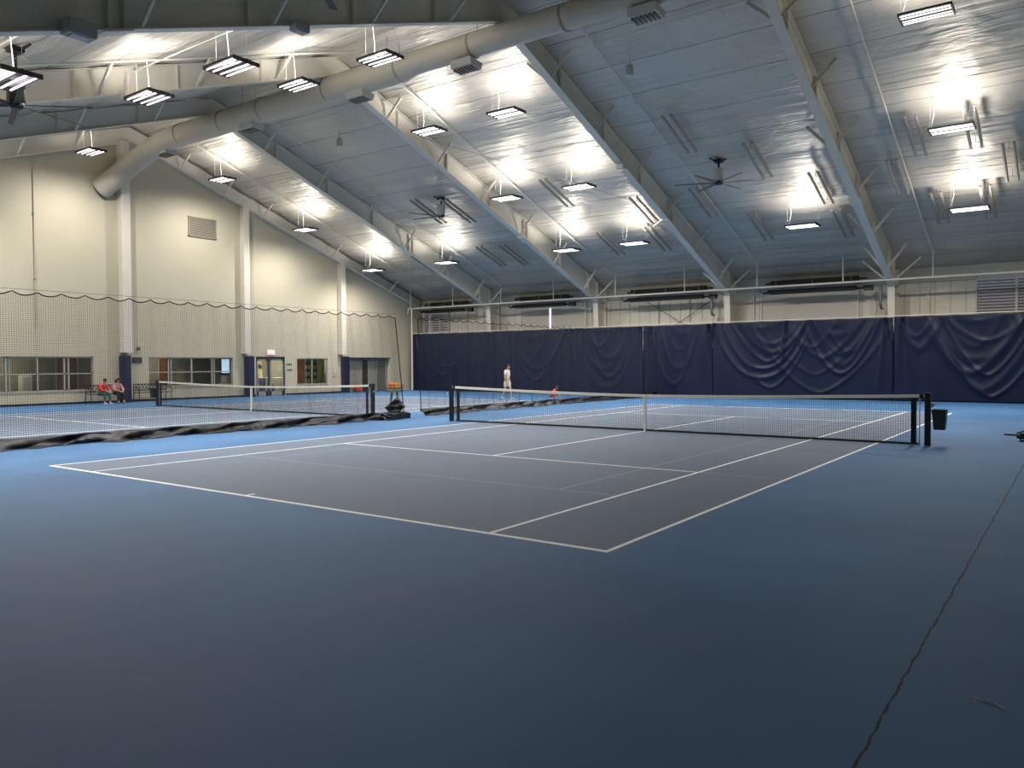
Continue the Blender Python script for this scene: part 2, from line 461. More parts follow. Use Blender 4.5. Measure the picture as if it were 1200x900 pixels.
LL = {
(5.65,14.5):'lit light fixture, lowest of three right of the rightmost roof frame',(5.65,9.6):'lit light fixture, middle of three right of the rightmost roof frame',(5.65,4.6):'lit light fixture at top edge, right of the rightmost roof frame',
(-7.7,14.5):'lit light fixture in the brightest bay, lowest and right',(-11.35,14.5):'lit light fixture in the brightest bay, lowest and left',
(-7.7,9.6):'lit light fixture in the brightest bay, middle row right',(-11.35,9.6):'lit light fixture in the brightest bay, middle row left',
(-7.7,4.6):'lit light fixture in the brightest bay just under the duct, right',(-11.35,4.6):'lit light fixture in the brightest bay just under the duct, left',
(-24.6,14.5):'lit light fixture beside the window wall, lowest on the slope',(-24.6,9.6):'lit light fixture beside the window wall, above the middle court wall post',(-24.6,4.6):'lit light fixture beside the window wall, just right of the duct elbow',
(-.2,14.5):'lit light fixture alone in the dark bay below the ceiling fan',(-19,14.5):'lit light fixture alone in the dark left bay below the ceiling fan',
(-7.7,-1.6):'lit light fixture seen against the duct, right one',(-11.35,-1.6):'lit light fixture seen against the duct, left one',(-24.6,-1.6):'lit light fixture left of the duct elbow by the window wall',
(-7.7,-6.6):'lit light fixture before the cream roof frame, right one',(-11.35,-6.6):'lit light fixture before the cream roof frame beside the white wall box',
(-7.7,-11.5):'lit light fixture cut by the left edge of the photo',

(-24.6,-6.6):'lit light fixture beside the window wall on the near slope, upper',(-24.6,-11.5):'lit light fixture beside the window wall on the near slope, lower',(-11.35,-11.5):'lit light fixture over the near end of the far court'}
for (x, y), l in LL.items():
    o = proto if first else copy_tree(proto); first = False
    o.location = (x, y, deck(y)-1.25); o['label'] = l

# ------------------------------------------------------------------ duct
duct = thing('spiral_duct', 'long round cream air duct running under the ridge', 'air duct', (-8,RY,11.75))
MB().tube([(XR,RY,11.78),(-9.2,RY,11.78)], .38, 28, cap=False).build('duct_run', duct_paint, duct, smooth=True)
MB().tube([(-9.2,RY,11.78),(-9.8,RY,11.74)], [.38,.46], 28, cap=False).build('duct_reducer', duct_paint, duct, smooth=True)
MB().tube([(-9.8,RY,11.74),(-22.9,RY,11.74)], .46, 28, cap=False).build('duct_run', duct_paint, duct, smooth=True)
el = [(-22.9,RY,11.74),(-23.6,RY,11.72),(-24.4,RY-.05,11.62),(-25.2,RY-.22,11.35),(-25.9,RY-.5,10.95),(-26.4,RY-.8,10.5),(-26.75,RY-1.05,10.15),(-27.3,RY-1.35,9.75)]
MB().tube(el, .46, 28, cap=False).build('duct_elbow', duct_paint, duct, smooth=True)
for x, r in ((3.0,.39),(-3.3,.39),(-6.7,.39),(-9.8,.47),(-13.4,.47),(-17.2,.47),(-19.8,.47),(-22.9,.47)):
    mb = MB(); mb.tube([(x-.035,RY,11.76),(x+.035,RY,11.76)], r+.008, 28).build('duct_band', mat('duct_band_metal',(150,142,128),.4,metal=.4), duct, smooth=True)
for x in (1.0,-2.6,-6.3,-10.2,-14.2,-18.2,-21.8):
    for dy in (-.3,.3): MB().tube([(x,RY+dy,12.0),(x,RY+dy,12.85)],.012,6).build('hanger_rod', chrome, duct)
for x, l in ((-.74,'white supply grille box under the duct at the top edge'),(-7.05,'white supply grille box under the duct above the brightest bay'),(-11.9,'white supply grille box under the duct at the left of the brightest bay'),(-18.1,'white supply grille box under the duct at the dark left bay'),(-24.3,'white supply grille box under the duct beside the elbow')):
    t = thing('supply_diffuser', l, 'air diffuser', (x, RY, 11.2), 'duct diffusers')
    MB().prism_x([(RY-.26,11.36),(RY-.2,11.14),(RY+.3,11.08),(RY+.38,11.30)], x-.42, x+.42).build('diffuser_body', panel_pale, t)
    g = MB()
    for k in range(6): g.box(x-.36+k*.13,x-.30+k*.13,RY-.14,RY+.26,11.06,11.16)
    g.build('grille', mat('diffuser_grille',(120,114,104),.6), t)

# ------------------------------------------------------------------ small boxes on frames
def wall_box(c, d, l, col=white_steel, name='junction_box'):
    t = thing(name, l, 'box', c)
    MB().bbox(c, d, .02).build('housing', col, t)
    MB().box(c[0]-d[0]*.3,c[0]+d[0]*.3,c[1]-d[1]*.3,c[1]+d[1]*.3,c[2]-d[2]/2-.012,c[2]-d[2]/2+.01).build('cover_plate', chrome, t)
    MB().tube([(c[0],c[1],c[2]+d[2]/2),(c[0]+.05,c[1],c[2]+d[2]/2+.5)],.015,6).build('conduit', white_steel, t)
    return t
grey_box = mat('grey_box_paint', (158,160,156), .6, noise=.06)
wall_box((-5.35,-11.3,7.62),(.34,.5,.26),'large grey speaker box under the dark beam at top left', grey_box, 'speaker_box')
wall_box((-5.35,-6.45,9.3),(.28,.38,.22),'smaller grey speaker box under the dark beam', grey_box, 'speaker_box')
wall_box((-12.95,-6.3,9.32),(.4,.34,.2),'white box under the cream beam beside a hanging light', white_steel)
wall_box((-5.5,9.1,9.28),(.3,.3,.2),'white box under the roof frame beside the dark bay', white_steel)
for (x, y, l) in ((-3.0,4.95,'white sensor hanging in the dark bay near the duct'),(-16.8,5.0,'white sensor hanging in the dark left bay near the duct')):
    t = thing('ceiling_sensor', l, 'sensor', (x,y,deck(y)-.6))
    MB().lathe((x,y,deck(y)-.75),[(.001,0),(.13,0),(.15,.05),(.12,.34),(.06,.38),(.001,.38)],12).build('housing', panel_pale, t, smooth=True)
    MB().tube([(x,y,deck(y)-.38),(x,y,deck(y)-.05)],.015,6).build('stem', white_steel, t)

# ------------------------------------------------------------------ fans
def fan(x, y, l, rot, rod, z=None):
    zt = deck(y); t = thing('ceiling_fan', l, 'ceiling fan', (x,y,zt), 'industrial ceiling fans')
    MB().bbox((x,y,zt-.14),(.3,.3,.12),.02).tube([(x-.3,y-.2,zt-.02),(x,y,zt-.2)],.03,6).tube([(x+.3,y+.2,zt-.02),(x,y,zt-.2)],.03,6).build('mount_bracket', black_steel, t)
    MB().tube([(x,y,zt-.2),(x,y,zt-rod)],.04,8).build('down_rod', black_steel, t)
    MB().lathe((x,y,zt-rod-.48),[(.001,0),(.17,0),(.19,.03),(.19,.45),(.16,.48),(.001,.48)],18).build('motor', panel_pale if z is None else black_steel, t, smooth=True)
    MB().lathe((x,y,zt-rod-.62),[(.001,0),(.1,0),(.16,.05),(.16,.14),(.001,.14)],16).build('hub', black_steel, t, smooth=True)
    zb = zt-rod-.54
    for k in range(6):
        a = rot+k*PI/3; d = Vector((math.cos(a),math.sin(a),0)); n = Vector((-d.y,d.x,0))
        mb = MB(); st = []
        c0 = Vector((x,y,zb))
        for r, w_, tw in ((.12,.05,.25),(.3,.07,.25),(1.6,.055,.12),(1.66,.05,.12)):
            up = Vector((0,0,1))
            side = n*math.cos(tw)+up*math.sin(tw); th = n*(-math.sin(tw))+up*math.cos(tw)
            c = c0+d*r; st.append([c-side*w_-th*.006, c+side*w_-th*.006, c+side*w_+th*.006, c-side*w_+th*.006])
        vs = [p for s_ in st for p in s_]; fs = [(0,1,2,3),(12,15,14,13)]
        for i in range(3):
            for j in range(4): fs.append((i*4+j, i*4+(j+1)%4, i*4+4+(j+1)%4, i*4+4+j))
        mb.add(vs, fs).build('blade', mat('fan_blade_grey',(120,112,102),.5,noise=.1) if z is None else black_steel, t)
fan(-2.42,11.2,'ceiling fan with pale motor hanging in the dark bay at right',.35,.42)
fan(-16.05,10.7,'ceiling fan with pale motor hanging in the dark left bay',.1,.42)
fan(-10.3,-10.3,'black ceiling fan at left edge below the cream beam',math.radians(42),.82,1)
fan(.95,-11.65,'dark ceiling fan, one blade showing before the top left beam',math.radians(122.6),.95,1)

# ------------------------------------------------------------------ slope conduits / sprinkler lines
for x, l in ((-3.75,'white sprinkler pipe down the slope of the dark bay'),(3.75,'white sprinkler pipe down the slope right of the rightmost frame'),(-11.6,'white sprinkler pipe down the slope of the brightest bay'),(-19.2,'white sprinkler pipe down the slope of the dark left bay'),(-24.9,'white sprinkler pipe down the slope beside the window wall')):
    t = thing('sprinkler_pipe', l, 'pipe', (x,RY,0), 'sloping sprinkler pipes')
    MB().tube([(x,1.9,deck(1.9)-.22),(x,19.7,deck(19.7)-.22)],.028,8).build('pipe', white_steel, t)
    if x > -12: MB().tube([(x,1.0,deck(1.0)-.22),(x,-18,deck(-18)-.22)],.028,8).build('pipe', white_steel, t)
    for k in range(6):
        y = 4+k*2.9
        MB().tube([(x,y,deck(y)-.32),(x,y,deck(y)-.05)],.014,6).build('hanger', white_steel, t)
# header pipe along the far wall
t = thing('header_pipe', 'long white pipe hung across the far wall in front of the heaters', 'pipe', (0,19.9,5.36))
MB().tube([(-26.9,19.9,5.33),(XR-.1,19.9,5.36)],.05,10).build('pipe', white_steel, t, smooth=True)
MB().tube([(-26.9,19.9,5.33),(-26.95,19.9,5.0)],.04,8).build('pipe_end', white_steel, t)
for x in (-26.7,-23.1,-19.35,-15.6,-11.6,-7.6,-3.85,.1,3.75,7.5):
    MB().tube([(x,19.9,5.36),(x,19.9,deck(19.9)-.06)],.028,8).build('hanger', white_steel, t)
# cross-bracing rods in bright bay
for a, b, l in (((-13.0,6.0),(-5.8,13.6),'thin steel brace rod crossing the brightest bay from left'),((-5.8,14.0),(-13.0,19.3),'thin steel brace rod crossing the brightest bay low down')):
    o = MB().tube([(a[0],a[1],deck(a[1])-.42),(b[0],b[1],deck(b[1])-.42)],.012,6).build('brace_rod', chrome, loc=(a[0],a[1],deck(a[1])-.42)); tag(o,l,'brace rod')
# thin cords along X near fixtures feeding the lights
for y, l in ((3.9,'top'),(8.9,'middle'),(13.8,'lowest')):
    o = MB().tube([(XL+.3,y,deck(y)-.2),(XR,y,deck(y)-.2)],.014,6).build('light_conduit', white_steel, loc=(-8,y,deck(y)-.2)); tag(o,'thin %s electrical conduit along the row of lights on the far slope' % l,'conduit')
for y, l in ((-6.0,'upper'),(-10.9,'lower')):
    o = MB().tube([(XL+.3,y,deck(y)-.2),(XR,y,deck(y)-.2)],.02,6).build('light_conduit', white_steel, loc=(-8,y,deck(y)-.2)); tag(o,'%s electrical conduit along the lights on the near slope' % l,'conduit')

# ------------------------------------------------------------------ twin strips
def strip():
    t = thing('strip_light', 'x', 'strip light', (0,0,0), 'unlit twin strip lights under the foil')
    for s_ in (-.16,.16):
        MB().box(s_-.045,s_+.045,-1.22,1.22,-.05,.03).tube([(s_,-1.16,-.07),(s_,1.16,-.07)],.013,6).build('strip_channel', mat('strip_channel_paint',(176,166,152),.5), t)
    for s_ in (-.9,.9): MB().bar((-.12,s_,0),(.12,s_,0),.018,.01).tube([(0,s_,0),(0,s_,.3)],.01,5).build('hanging_bracket', chrome, t)
    return t
sp0 = strip(); first = True
SL = [(4.4,11.2,'right of the rightmost frame, upper left of its group'),(3.45,13.5,'right of the rightmost frame, close to its sloping pipe'),(4.5,16.0,'right of the rightmost frame, left of the lowest lit fixture'),(6.95,13.5,'at the right edge of the photo'),(6.05,11.2,'under the bright ceiling spot at the right'),
      (6.1,15.9,'above the lowest lit fixture at right'),(-4.0,13.6,'in the dark bay beside the sloping pipe'),(-2.4,16.0,'in the dark bay, lowest'),(-.9,11.2,'in the dark bay right of the ceiling fan'),(.75,13.6,'in the dark bay near the rightmost frame'),(.9,16.4,'low in the dark bay near the rightmost frame'),
      (-15.65,11.5,'in the dark left bay right of the ceiling fan'),(-17.3,11.2,'in the dark left bay left of the ceiling fan'),(-17.15,16.1,'in the dark left bay low at left'),(-15.7,16.2,'in the dark left bay low at right'),
      (-9.85,11.3,'in the middle of the brightest bay'),(-9.8,16.1,'in the lower middle of the brightest bay'),(-6.7,13.6,'in the brightest bay near its right frame'),(-3.0,8.9,'behind the ceiling fan of the dark bay'),(-22.0,16.2,'low beside the left frame near the window wall'),(-7.3,16.1,'in the brightest bay right of the lowest fixtures')]
ang = math.atan(S)
for x, y, l in SL:
    o = sp0 if first else copy_tree(sp0); first = False
    o.location = (x,y,deck(y)-.35); o.rotation_euler = (-ang,0,0); o['label'] = 'unlit twin strip light '+l

# ------------------------------------------------------------------ radiant heaters
def heater(x0, x1, l):
    t = thing('tube_heater', l, 'heater', ((x0+x1)/2,20.75,5.3), 'radiant tube heaters above the navy curtain')
    w_ = x1-x0
    for y, z in ((20.55,5.14),(20.95,5.62)):
        poly = [(y-.22,z-.1),(y-.12,z+.1),(y+.12,z+.1),(y+.22,z-.1),(y+.2,z-.1),(y+.11,z+.08),(y-.11,z+.08),(y-.2,z-.1)]
        MB().prism_x(poly, x0+.25, x1-.35).build('reflector_hood', heater_dark, t)
        MB().tube([(x0,y,z-.03),(x1,y,z-.03)],.05,10).build('burner_tube', heater_dark, t, smooth=True)
    pts = [(x0,20.55,5.11)]+[(x0-.22*math.sin(a),20.75-.2*math.cos(a),5.35-.24*math.cos(a)) for a in [PI*k/8 for k in range(1,8)]]+[(x0,20.95,5.59)]
    MB().tube(pts,.05,10).build('return_bend', chrome, t, smooth=True)
    MB().bbox((x1+.15,20.6,5.12),(.4,.24,.26),.02).build('burner_box', heater_dark, t)
    for x in (x0+.6,(x0+x1)/2,x1-.6):
        for yy, zz in ((20.55,5.22),(20.95,5.7)): MB().tube([(x,yy,zz),(x,yy,deck(yy)-.06)],.01,6).build('hanger_chain', chrome, t)
    return t
heater(-26.4,-22.4,'radiant tube heater at far left above the small louver')
heater(-19.1,-14.9,'radiant tube heater above the bright wall slit')
heater(-11.4,-6.5,'radiant tube heater in front of the crossed wall braces')
heater(-3.75,.9,'radiant tube heater beside the rightmost roof frame')
for x, l in ((-2.3+.2,0),(1.45,0)): pass
for x, l in ((-5.95-.6,'exhaust pipe hanging at the right end of the middle heater'),(1.5,'exhaust pipe hanging beside the rightmost roof frame')):
    o = MB().tube([(x,20.9,5.2),(x,20.9,4.35),(x,21.0,4.2),(x,21.3,4.18)],.06,10).build('exhaust_pipe', chrome, smooth=True, loc=(x,20.9,4.3)); tag(o,l,'pipe')

# wall items above curtain
def louver(x0,x1,z0,z1,l,nb,mull=True):
    t = thing('wall_louver', l, 'louver', ((x0+x1)/2,EY-.1,z0))
    fr = MB().box(x0,x1,EY-.16,EY-.02,z0,z0+.06).box(x0,x1,EY-.16,EY-.02,z1-.06,z1).box(x0,x0+.07,EY-.16,EY-.02,z0,z1).box(x1-.07,x1,EY-.16,EY-.02,z0,z1)
    xm = []
    k = x0
    for xx in mull: fr.box(xx-.05,xx+.05,EY-.18,EY-.02,z0,z1)
    fr.build('frame', panel_pale, t)
    MB().box(x0+.05,x1-.05,EY-.03,EY-.01,z0+.05,z1-.05).build('back_panel', black_steel, t)
    n = nb
    for i in range(n):
        z = z0+.08+(z1-z0-.16)*(i+.5)/n; h = (z1-z0)/n*.31
        MB().prism_x([(EY-.08,z-h),(EY-.07,z-h),(EY-.12,z+h),(EY-.13,z+h)], x0+.07, x1-.07).build('louver_blade', louver_blade, t)
louver(5.18,8.3,3.83,5.42,'large grey louver at the right end of the far wall',11,[6.7])
louver(-27.0,-24.85,3.72,5.2,'small grey louver at the left end of the far wall',8,[-26.3,-25.6])
for x0,x1,l in ((-4.15,.35,'pale wall panel behind the rightmost heater'),(-19.0,-14.5,'pale wall panel with a bright slit behind the heater')):
    t = thing('wall_panel', l, 'wall panel', ((x0+x1)/2,EY-.1,3.8))
    MB().box(x0,x1,EY-.1,EY-.02,3.8,5.28).build('panel', panel_pale, t)
    MB().box(x0-.08,x0,EY-.15,EY-.02,3.75,5.32).box(x1,x1+.08,EY-.15,EY-.02,3.75,5.32).build('edge_trim', white_steel, t)
    if x0 < -10: MB().box(-16.95,-16.87,EY-.12,EY-.09,3.85,5.0).build('daylight_slit', emit_mat('daylight_slit_glow',(.85,.92,1,1),2.2), t)
for (xa,za,xb,zb,l) in ((-10.9,5.35,-8.2,3.7,'thin diagonal wall brace going down right behind the middle heater'),(-6.2,5.35,-8.9,3.7,'thin diagonal wall brace going down left behind the middle heater')):
    o = MB().bar((xa,EY-.2,za),(xb,EY-.2,zb),.05,.02).build('wall_brace', heater_dark, loc=(xa,EY-.2,za)); tag(o,l,'wall brace')
for x in (-23.3,-21.9,-9.4,-8.35,-12.1,-4.7,3.1,-2.2):
    pass
for k, x in enumerate((-23.4,-21.6,-9.9,-8.1,-4.6,3.35)):
    struct(MB().box(x-.04,x+.04,EY-.1,EY-.02,3.7,5.32).build('trim_%d' % (k+9), white_steel))

# ------------------------------------------------------------------ navy curtain
def curtain(x0, x1, y, ztop, swags, seams, l, seed):
    rnd = random.Random(seed); mb = MB(); nx = int((x1-x0)/.055); nz = 66
    ph = [rnd.random()*7 for _ in range(8)]
    ridges = []
    for xc, w_, z0, dep, amp, n in swags:
        for k in range(int(n)):
            fr = k/max(1, n-1)
            ridges.append((xc+rnd.uniform(-.4,.4), w_*(.45+.6*(1-fr))*rnd.uniform(.85,1.15), z0+fr*(ztop-z0-.5)*rnd.uniform(.7,1.15), rnd.uniform(1.4,2.5), amp*rnd.uniform(.55,1.1)*(1-.5*fr), rnd.uniform(.07,.17)))
    falls = []
    for s_ in seams:
        for k in range(5): falls.append((s_, rnd.uniform(-.75,.75), rnd.uniform(.6,1.0), rnd.uniform(.02,.045), rnd.uniform(.03,.06)))
    def d(x, z):
        v = .010*math.sin(x*4.1+ph[0])+.008*math.sin(x*7.3+ph[1]+.5*z)+.012*math.sin(x*1.7+z*1.2+ph[2])
        for sx, sl, ln, am, wd in falls:
            q = (ztop-z); c = sx+sl*.28*q
            if abs(x-c) < .4 and q < ln*ztop: v += am*math.exp(-((x-c)/(wd+.02*q))**2)*(1-q/(ln*ztop))**.5
        for xc, w_, z0, pw, am, wd in ridges:
            u = abs(x-xc)/w_
            if u < 1.25:
                top = ztop-z0; lev = (z-z0-top*u**pw)/(1+1.1*u)
                if abs(lev) < .35: v += am*math.exp(-(lev/wd)**2)*max(0, 1-u/1.25)**.35
        return v
    for j in range(nz+1):
        z = .02+(ztop-.02)*j/nz
        for i in range(nx+1):
            x = x0+(x1-x0)*i/nx
            mb.v.append((x, y-d(x,z), z+(-.02*abs(math.sin(PI*(x-x0)/1.2)) if j == nz else 0)))
    for j in range(nz):
        for i in range(nx):
            a = j*(nx+1)+i; mb.f.append((a,a+1,a+nx+2,a+nx+1))
    o = mb.build('backdrop_curtain', curtain_material(), smooth=True, loc=((x0+x1)/2,y,0))
    m = o.modifiers.new('t','SOLIDIFY'); m.thickness = .012
    tag(o, l, 'curtain', 'navy backdrop curtains')
    return o
CY = 19.9
curtain(-26.5,-19.8,CY,3.66,[(-23.6,2.2,1.0,1.4,.03,4)],[-26.2,-20.2],'navy backdrop curtain, leftmost length beside the cream wall',1)
curtain(-19.78,-9.93,CY-.05,3.67,[(-16.9,1.9,.7,1.9,.035,5),(-12.3,1.7,.4,2.0,.05,6)],[-14.4,-10.1],'navy backdrop curtain length behind the standing player',2)
curtain(-9.9,-6.08,CY,3.68,[(-8.0,1.4,.6,2.0,.025,4)],[-9.5,-6.3],'narrow smooth navy backdrop curtain length right of the dark centre seam',3)
curtain(-6.05,2.22,CY-.04,3.7,[(-3.4,2.3,.5,1.9,.06,7),(.2,1.6,1.2,2.1,.055,6),(-1.0,2.9,.3,2,.05,4)],[-6.0,-2.4,1.9],'navy backdrop curtain length below the rightmost heater',4)
curtain(2.25,XR-.2,CY,3.71,[(5.6,2.2,.25,1.6,.07,8),(8.8,2.0,.7,1.8,.06,6),(3.4,1.0,2.3,2,.04,3)],[2.6,7.4],'navy backdrop curtain length at right with deep hanging folds',5)
t = thing('curtain_rail', 'thin white cable rail holding the top of the navy curtain', 'rail', (-8,CY,3.72))
MB().tube([(-26.6,CY,3.70),(XR-.2,CY,3.76)],.02,8).build('cable', white_steel, t)
MB().tube([(-26.6,CY,0),(-26.6,CY,5.3)],.05,10).build('end_post', white_steel, t)
MB().tube([(-25.85,CY+.9,3.7),(-25.85,CY+.9,5.8)],.04,10).build('end_post', white_steel, t)

# ------------------------------------------------------------------ divider net
def divider(y0, y1, l, lean=None, seed=3, curl=0):
    rnd = random.Random(seed); cell = .046; r = .0023; zt = 3.3
    t = thing('divider_net', l, 'divider net', (-9,(y0+y1)/2,0), 'court divider nets')
    ph = [rnd.random()*6 for _ in range(4)]
    def sag(y): return .085*abs(math.sin(PI*y/.5))**.8
    def pos(y, z):
        k = 1-z/zt; x = -9+.03*math.sin(y*7+ph[0])*(.4+k)+.022*math.sin(y*15+ph[1])+k*(lean(y)[0] if lean else 0)
        yy = y+(k*lean(y)[1] if lean else 0)
        zz = z-sag(y)*max(0,(z/zt))**6 if z > .3 else z
        return Vector((x,yy,zz))
    mb = MB()
    n = int((y1-y0)/cell)
    zs = [.19+ (zt-.19)*i/6 for i in range(7)]
    for i in range(n+1):
        y = y0+i*cell; pts = [pos(y,z) for z in zs]
        mb.tube(pts, r, 3, cap=False)
    m = int((zt-.19)/cell)
    ny = int((y1-y0)/.115)
    for j in range(m+1):
        z = .19+j*cell
        mb.tube([pos(y0+(y1-y0)*i/ny,z) for i in range(ny+1)], r, 3, cap=False)
    mb.build('netting', net_dark, t)
    ed = MB(); k = 0; Y = y0
    ed.tube([pos(y0+(y1-y0)*i/(ny*2),zt)+Vector((0,0,-.005)) for i in range(ny*2+1)], .013, 5).build('top_hem', black_cloth, t)
    MB().tube([(-9,y0,zt+.03),(-9,y1,zt+.03)],.004,5).build('support_cable', net_dark, t)
    for yy in (y0,y1):
        MB().tube([pos(yy,z) for z in zs],.016,5).build('side_hem', black_cloth, t)
    # loose vinyl skirt folded on the floor
    sk = MB(); ns = int((y1-y0)/.09); cs = 9
    for i in range(ns+1):
        y = y0+(y1-y0)*i/ns; b = pos(y,.2); 
        a1 = .10*math.sin(y*2.3+ph[2])+.07*math.sin(y*5.1+ph[3])+.05*math.sin(y*11)
        for j in range(cs+1):
            u = j/cs
            x = b.x+ (.26+a1*.8)*u**1.4+.04*math.sin(u*9+y*3)+.03*math.sin(u*5+y*8.0)
            z = max(.012, .22*(1-u)**1.6+.035*math.sin(u*PI)*math.sin(y*2.9+ph[1]+2*u)+.03*math.sin(u*PI)*math.sin(y*7.3+u*6))
            sk.v.append((x, b.y, z))
    for i in range(ns):
        for j in range(cs):
            a = i*(cs+1)+j; sk.f.append((a,a+1,a+cs+2,a+cs+1))
    o = sk.build('floor_skirt', mat('dark_skirt_vinyl',(13,13,24),.5,noise=.25,nscale=3), t, smooth=True)
    o.modifiers.new('t','SOLIDIFY').thickness = .006
    return t
def lean1(y):
    k = max(0,min(1,(y+9)/8.2)); return (.38*k*k, .0)
divider(-17.5,.25,'large black mesh divider net at left between the two courts',lean1,3)
def lean2(y): return (.15*max(0,(4-y)/3) if y < 4 else 0, 0)
divider(1.35,CY-.4,'far black mesh divider net with skirt beyond the gap',lean2,9)
# bundled end of skirt
t = thing('net_bundle', 'dark folded end of the divider skirt heaped at the gap', 'net bundle', (-8.6,-.2,0))
def lump(c, d, rz, rx, seed, m, name):
    rnd = random.Random(seed); bm = bmesh.new(); bmesh.ops.create_cube(bm, size=1); bmesh.ops.subdivide_edges(bm, edges=bm.edges[:], cuts=5, use_grid_fill=True)
    M_ = Matrix.Translation(c) @ Matrix.Rotation(rz,4,'Z') @ Matrix.Rotation(rx,4,'Y')
    for v in bm.verts:
        p = v.co.copy(); q = Vector((p.x*d[0],p.y*d[1],p.z*d[2]))
        q += Vector((.03*math.sin(14*p.y+seed),.03*math.sin(11*p.z+9*p.x+seed),.025*math.sin(13*p.x+8*p.y)))
        v.co = M_ @ q; v.co.z = max(.005, v.co.z)
    mb = MB(); bm.verts.index_update(); mb.add([v.co[:] for v in bm.verts], [[v.index for v in f.verts] for f in bm.faces]); bm.free()
    return mb.build(name, m, t, smooth=True)
dk = mat('bundle_vinyl',(15,17,32),.5,noise=.2)
lump((-8.5,-.35,.10),(.5,1.1,.18),.2,0,1,dk,'floor_fold'); lump((-8.72,-.05,.36),(.46,.30,.36),.62,-.7,4,dk,'rolled_flap')

# ------------------------------------------------------------------ court nets
def court_net(cx, l, bins):
    t = thing('tennis_net', l, 'tennis net', (cx,0,0), 'tennis nets')
    H = 6.35
    top = lambda x: .93+.13*(abs(x-cx)/6.4)**1.6
    mb = MB(); cell = .048; r = .0026; x0, x1 = cx-H+.12, cx+H-.12
    n = int((x1-x0)/cell)
    for i in range(n+1):
        x = x0+i*cell; mb.tube([(x,0,.03),(x,0,top(x)-.04)], r, 3, cap=False)
    for j in range(1,21):
        zf = j/21; mb.tube([(x0+(x1-x0)*i/24,0,.03+(top(x0+(x1-x0)*i/24)-.09)*zf) for i in range(25)], r, 3, cap=False)
    mb.build('netting', net_black, t)
    hb = MB(); N = 30
    for i in range(N):
        a = cx-6.36+12.72*i/N; b = cx-6.36+12.72*(i+1)/N
        hb.add([(a,-.022,top(a)),(b,-.022,top(b)),(b,.022,top(b)),(a,.022,top(a)),(a,-.022,top(a)-.066),(b,-.022,top(b)-.066),(b,.022,top(b)-.066),(a,.022,top(a)-.066)],
               [(0,1,2,3),(4,7,6,5),(0,4,5,1),(3,2,6,7)]+([(0,3,7,4)] if i == 0 else [])+([(1,5,6,2)] if i == N-1 else []))
    hb.build('headband', white_tape, t)
    MB().box(cx-.026,cx+.026,-.03,.03,.0,.93).build('center_strap', white_tape, t)
    MB().tube([(cx-6.25+12.5*i/40,.012*math.sin(i*1.7),.03) for i in range(41)],.026,6).build('bottom_band', black_cloth, t)
    for s_ in (-1,1):
        MB().box(cx+s_*6.16-.05,cx+s_*6.16+.05,-.012,.012,.03,1.0).build('side_band', black_cloth, t)
        p = MB().box(cx+s_*6.42-.055,cx+s_*6.42+.055,-.045,.045,0,1.09).build('post', black_steel, t)
        MB().tube([(cx+s_*6.27,0,0),(cx+s_*6.27,0,1.02)],.012,6).build('lacing_rod', chrome, t)
        MB().box(cx+s_*6.3-.035,cx+s_*6.3+.035,-.03,.03,top(cx+s_*6.2)-.075,top(cx+s_*6.2)+.008).build('band_strap', black_cloth, t)
        q = MB().box(cx+s_*6.50-.03,cx+s_*6.50+.03,-.035,.035,.80,.88); q.tube([(cx+s_*6.5,0,.84),(cx+s_*6.6,-.03,.84)],.012,6).build('winder', chrome, t)
    return t
court_net(0,'black tennis net with white band across the near court','')
court_net(-16.2,'black tennis net across the far court beyond the divider','')
def hung_bin(x, y, l):
    t = thing('waste_bin', l, 'bin', (x,y,.35), 'bins hung on the net posts')
    mb = MB(); a, b = .11, .145
    prof = []
    vs = [(x+sx*k*.9,y+sy*k,z) for z,k in ((.34,a),(.73,b),(.75,b+.012)) for sx,sy in ((-1,-1),(1,-1),(1,1),(-1,1))]
    ins = [(x+sx*k*.9,y+sy*k,z) for z,k in ((.75,b-.005),(.36,a-.01)) for sx,sy in ((-1,-1),(1,-1),(1,1),(-1,1))]
    vs += ins; fs = [(0,3,2,1)]
    for r in range(4):
        for k in range(4): fs.append((r*4+k, r*4+(k+1)%4, r*4+4+(k+1)%4, r*4+4+k))
    fs.append((16,17,18,19))
    mb.add(vs, fs).build('bin_body', bin_green, t)
    s_ = -1 if x > -10 else 1
    MB().box(x+s_*.12-.03,x+s_*.12+.03,y-.02,y+.02,.66,.74).build('hook_bracket', chrome, t)
hung_bin(6.64,0,'dark green bin hung on the right post of the near net')
hung_bin(-16.2-6.66,0,'dark green bin hung on the left post of the far net')

# ------------------------------------------------------------------ rooms behind the window wall
def glass_mat():
    m = bpy.data.materials.new('clear_window_glass'); m.use_nodes = True; nt = m.node_tree
    nt.nodes.remove(nt.nodes['Principled BSDF']); out = nt.nodes['Material Output']
    tr = nt.nodes.new('ShaderNodeBsdfTransparent'); tr.inputs[0].default_value = (.95,.96,.95,1)
    gl = nt.nodes.new('ShaderNodeBsdfGlossy'); gl.inputs['Roughness'].default_value = .03
    fr = nt.nodes.new('ShaderNodeFresnel'); fr.inputs[0].default_value = 1.45
    mx = nt.nodes.new('ShaderNodeMixShader'); nt.links.new(fr.outputs[0], mx.inputs[0]); nt.links.new(tr.outputs[0], mx.inputs[1]); nt.links.new(gl.outputs[0], mx.inputs[2])
    nt.links.new(mx.outputs[0], out.inputs[0]); return m
GL = glass_mat()
BX = XL-2.9
pale_room = mat('pale_yellow_room_paint', (214,208,170), .8, noise=.04)
mb = MB().box(BX-.1,BX,-8.5,7.5,0,2.6); struct(mb.build('wall_lobby', lobby_wall))
struct(MB().box(BX-.1,BX,7.5,14.2,0,2.6).build('wall_office', pale_room))
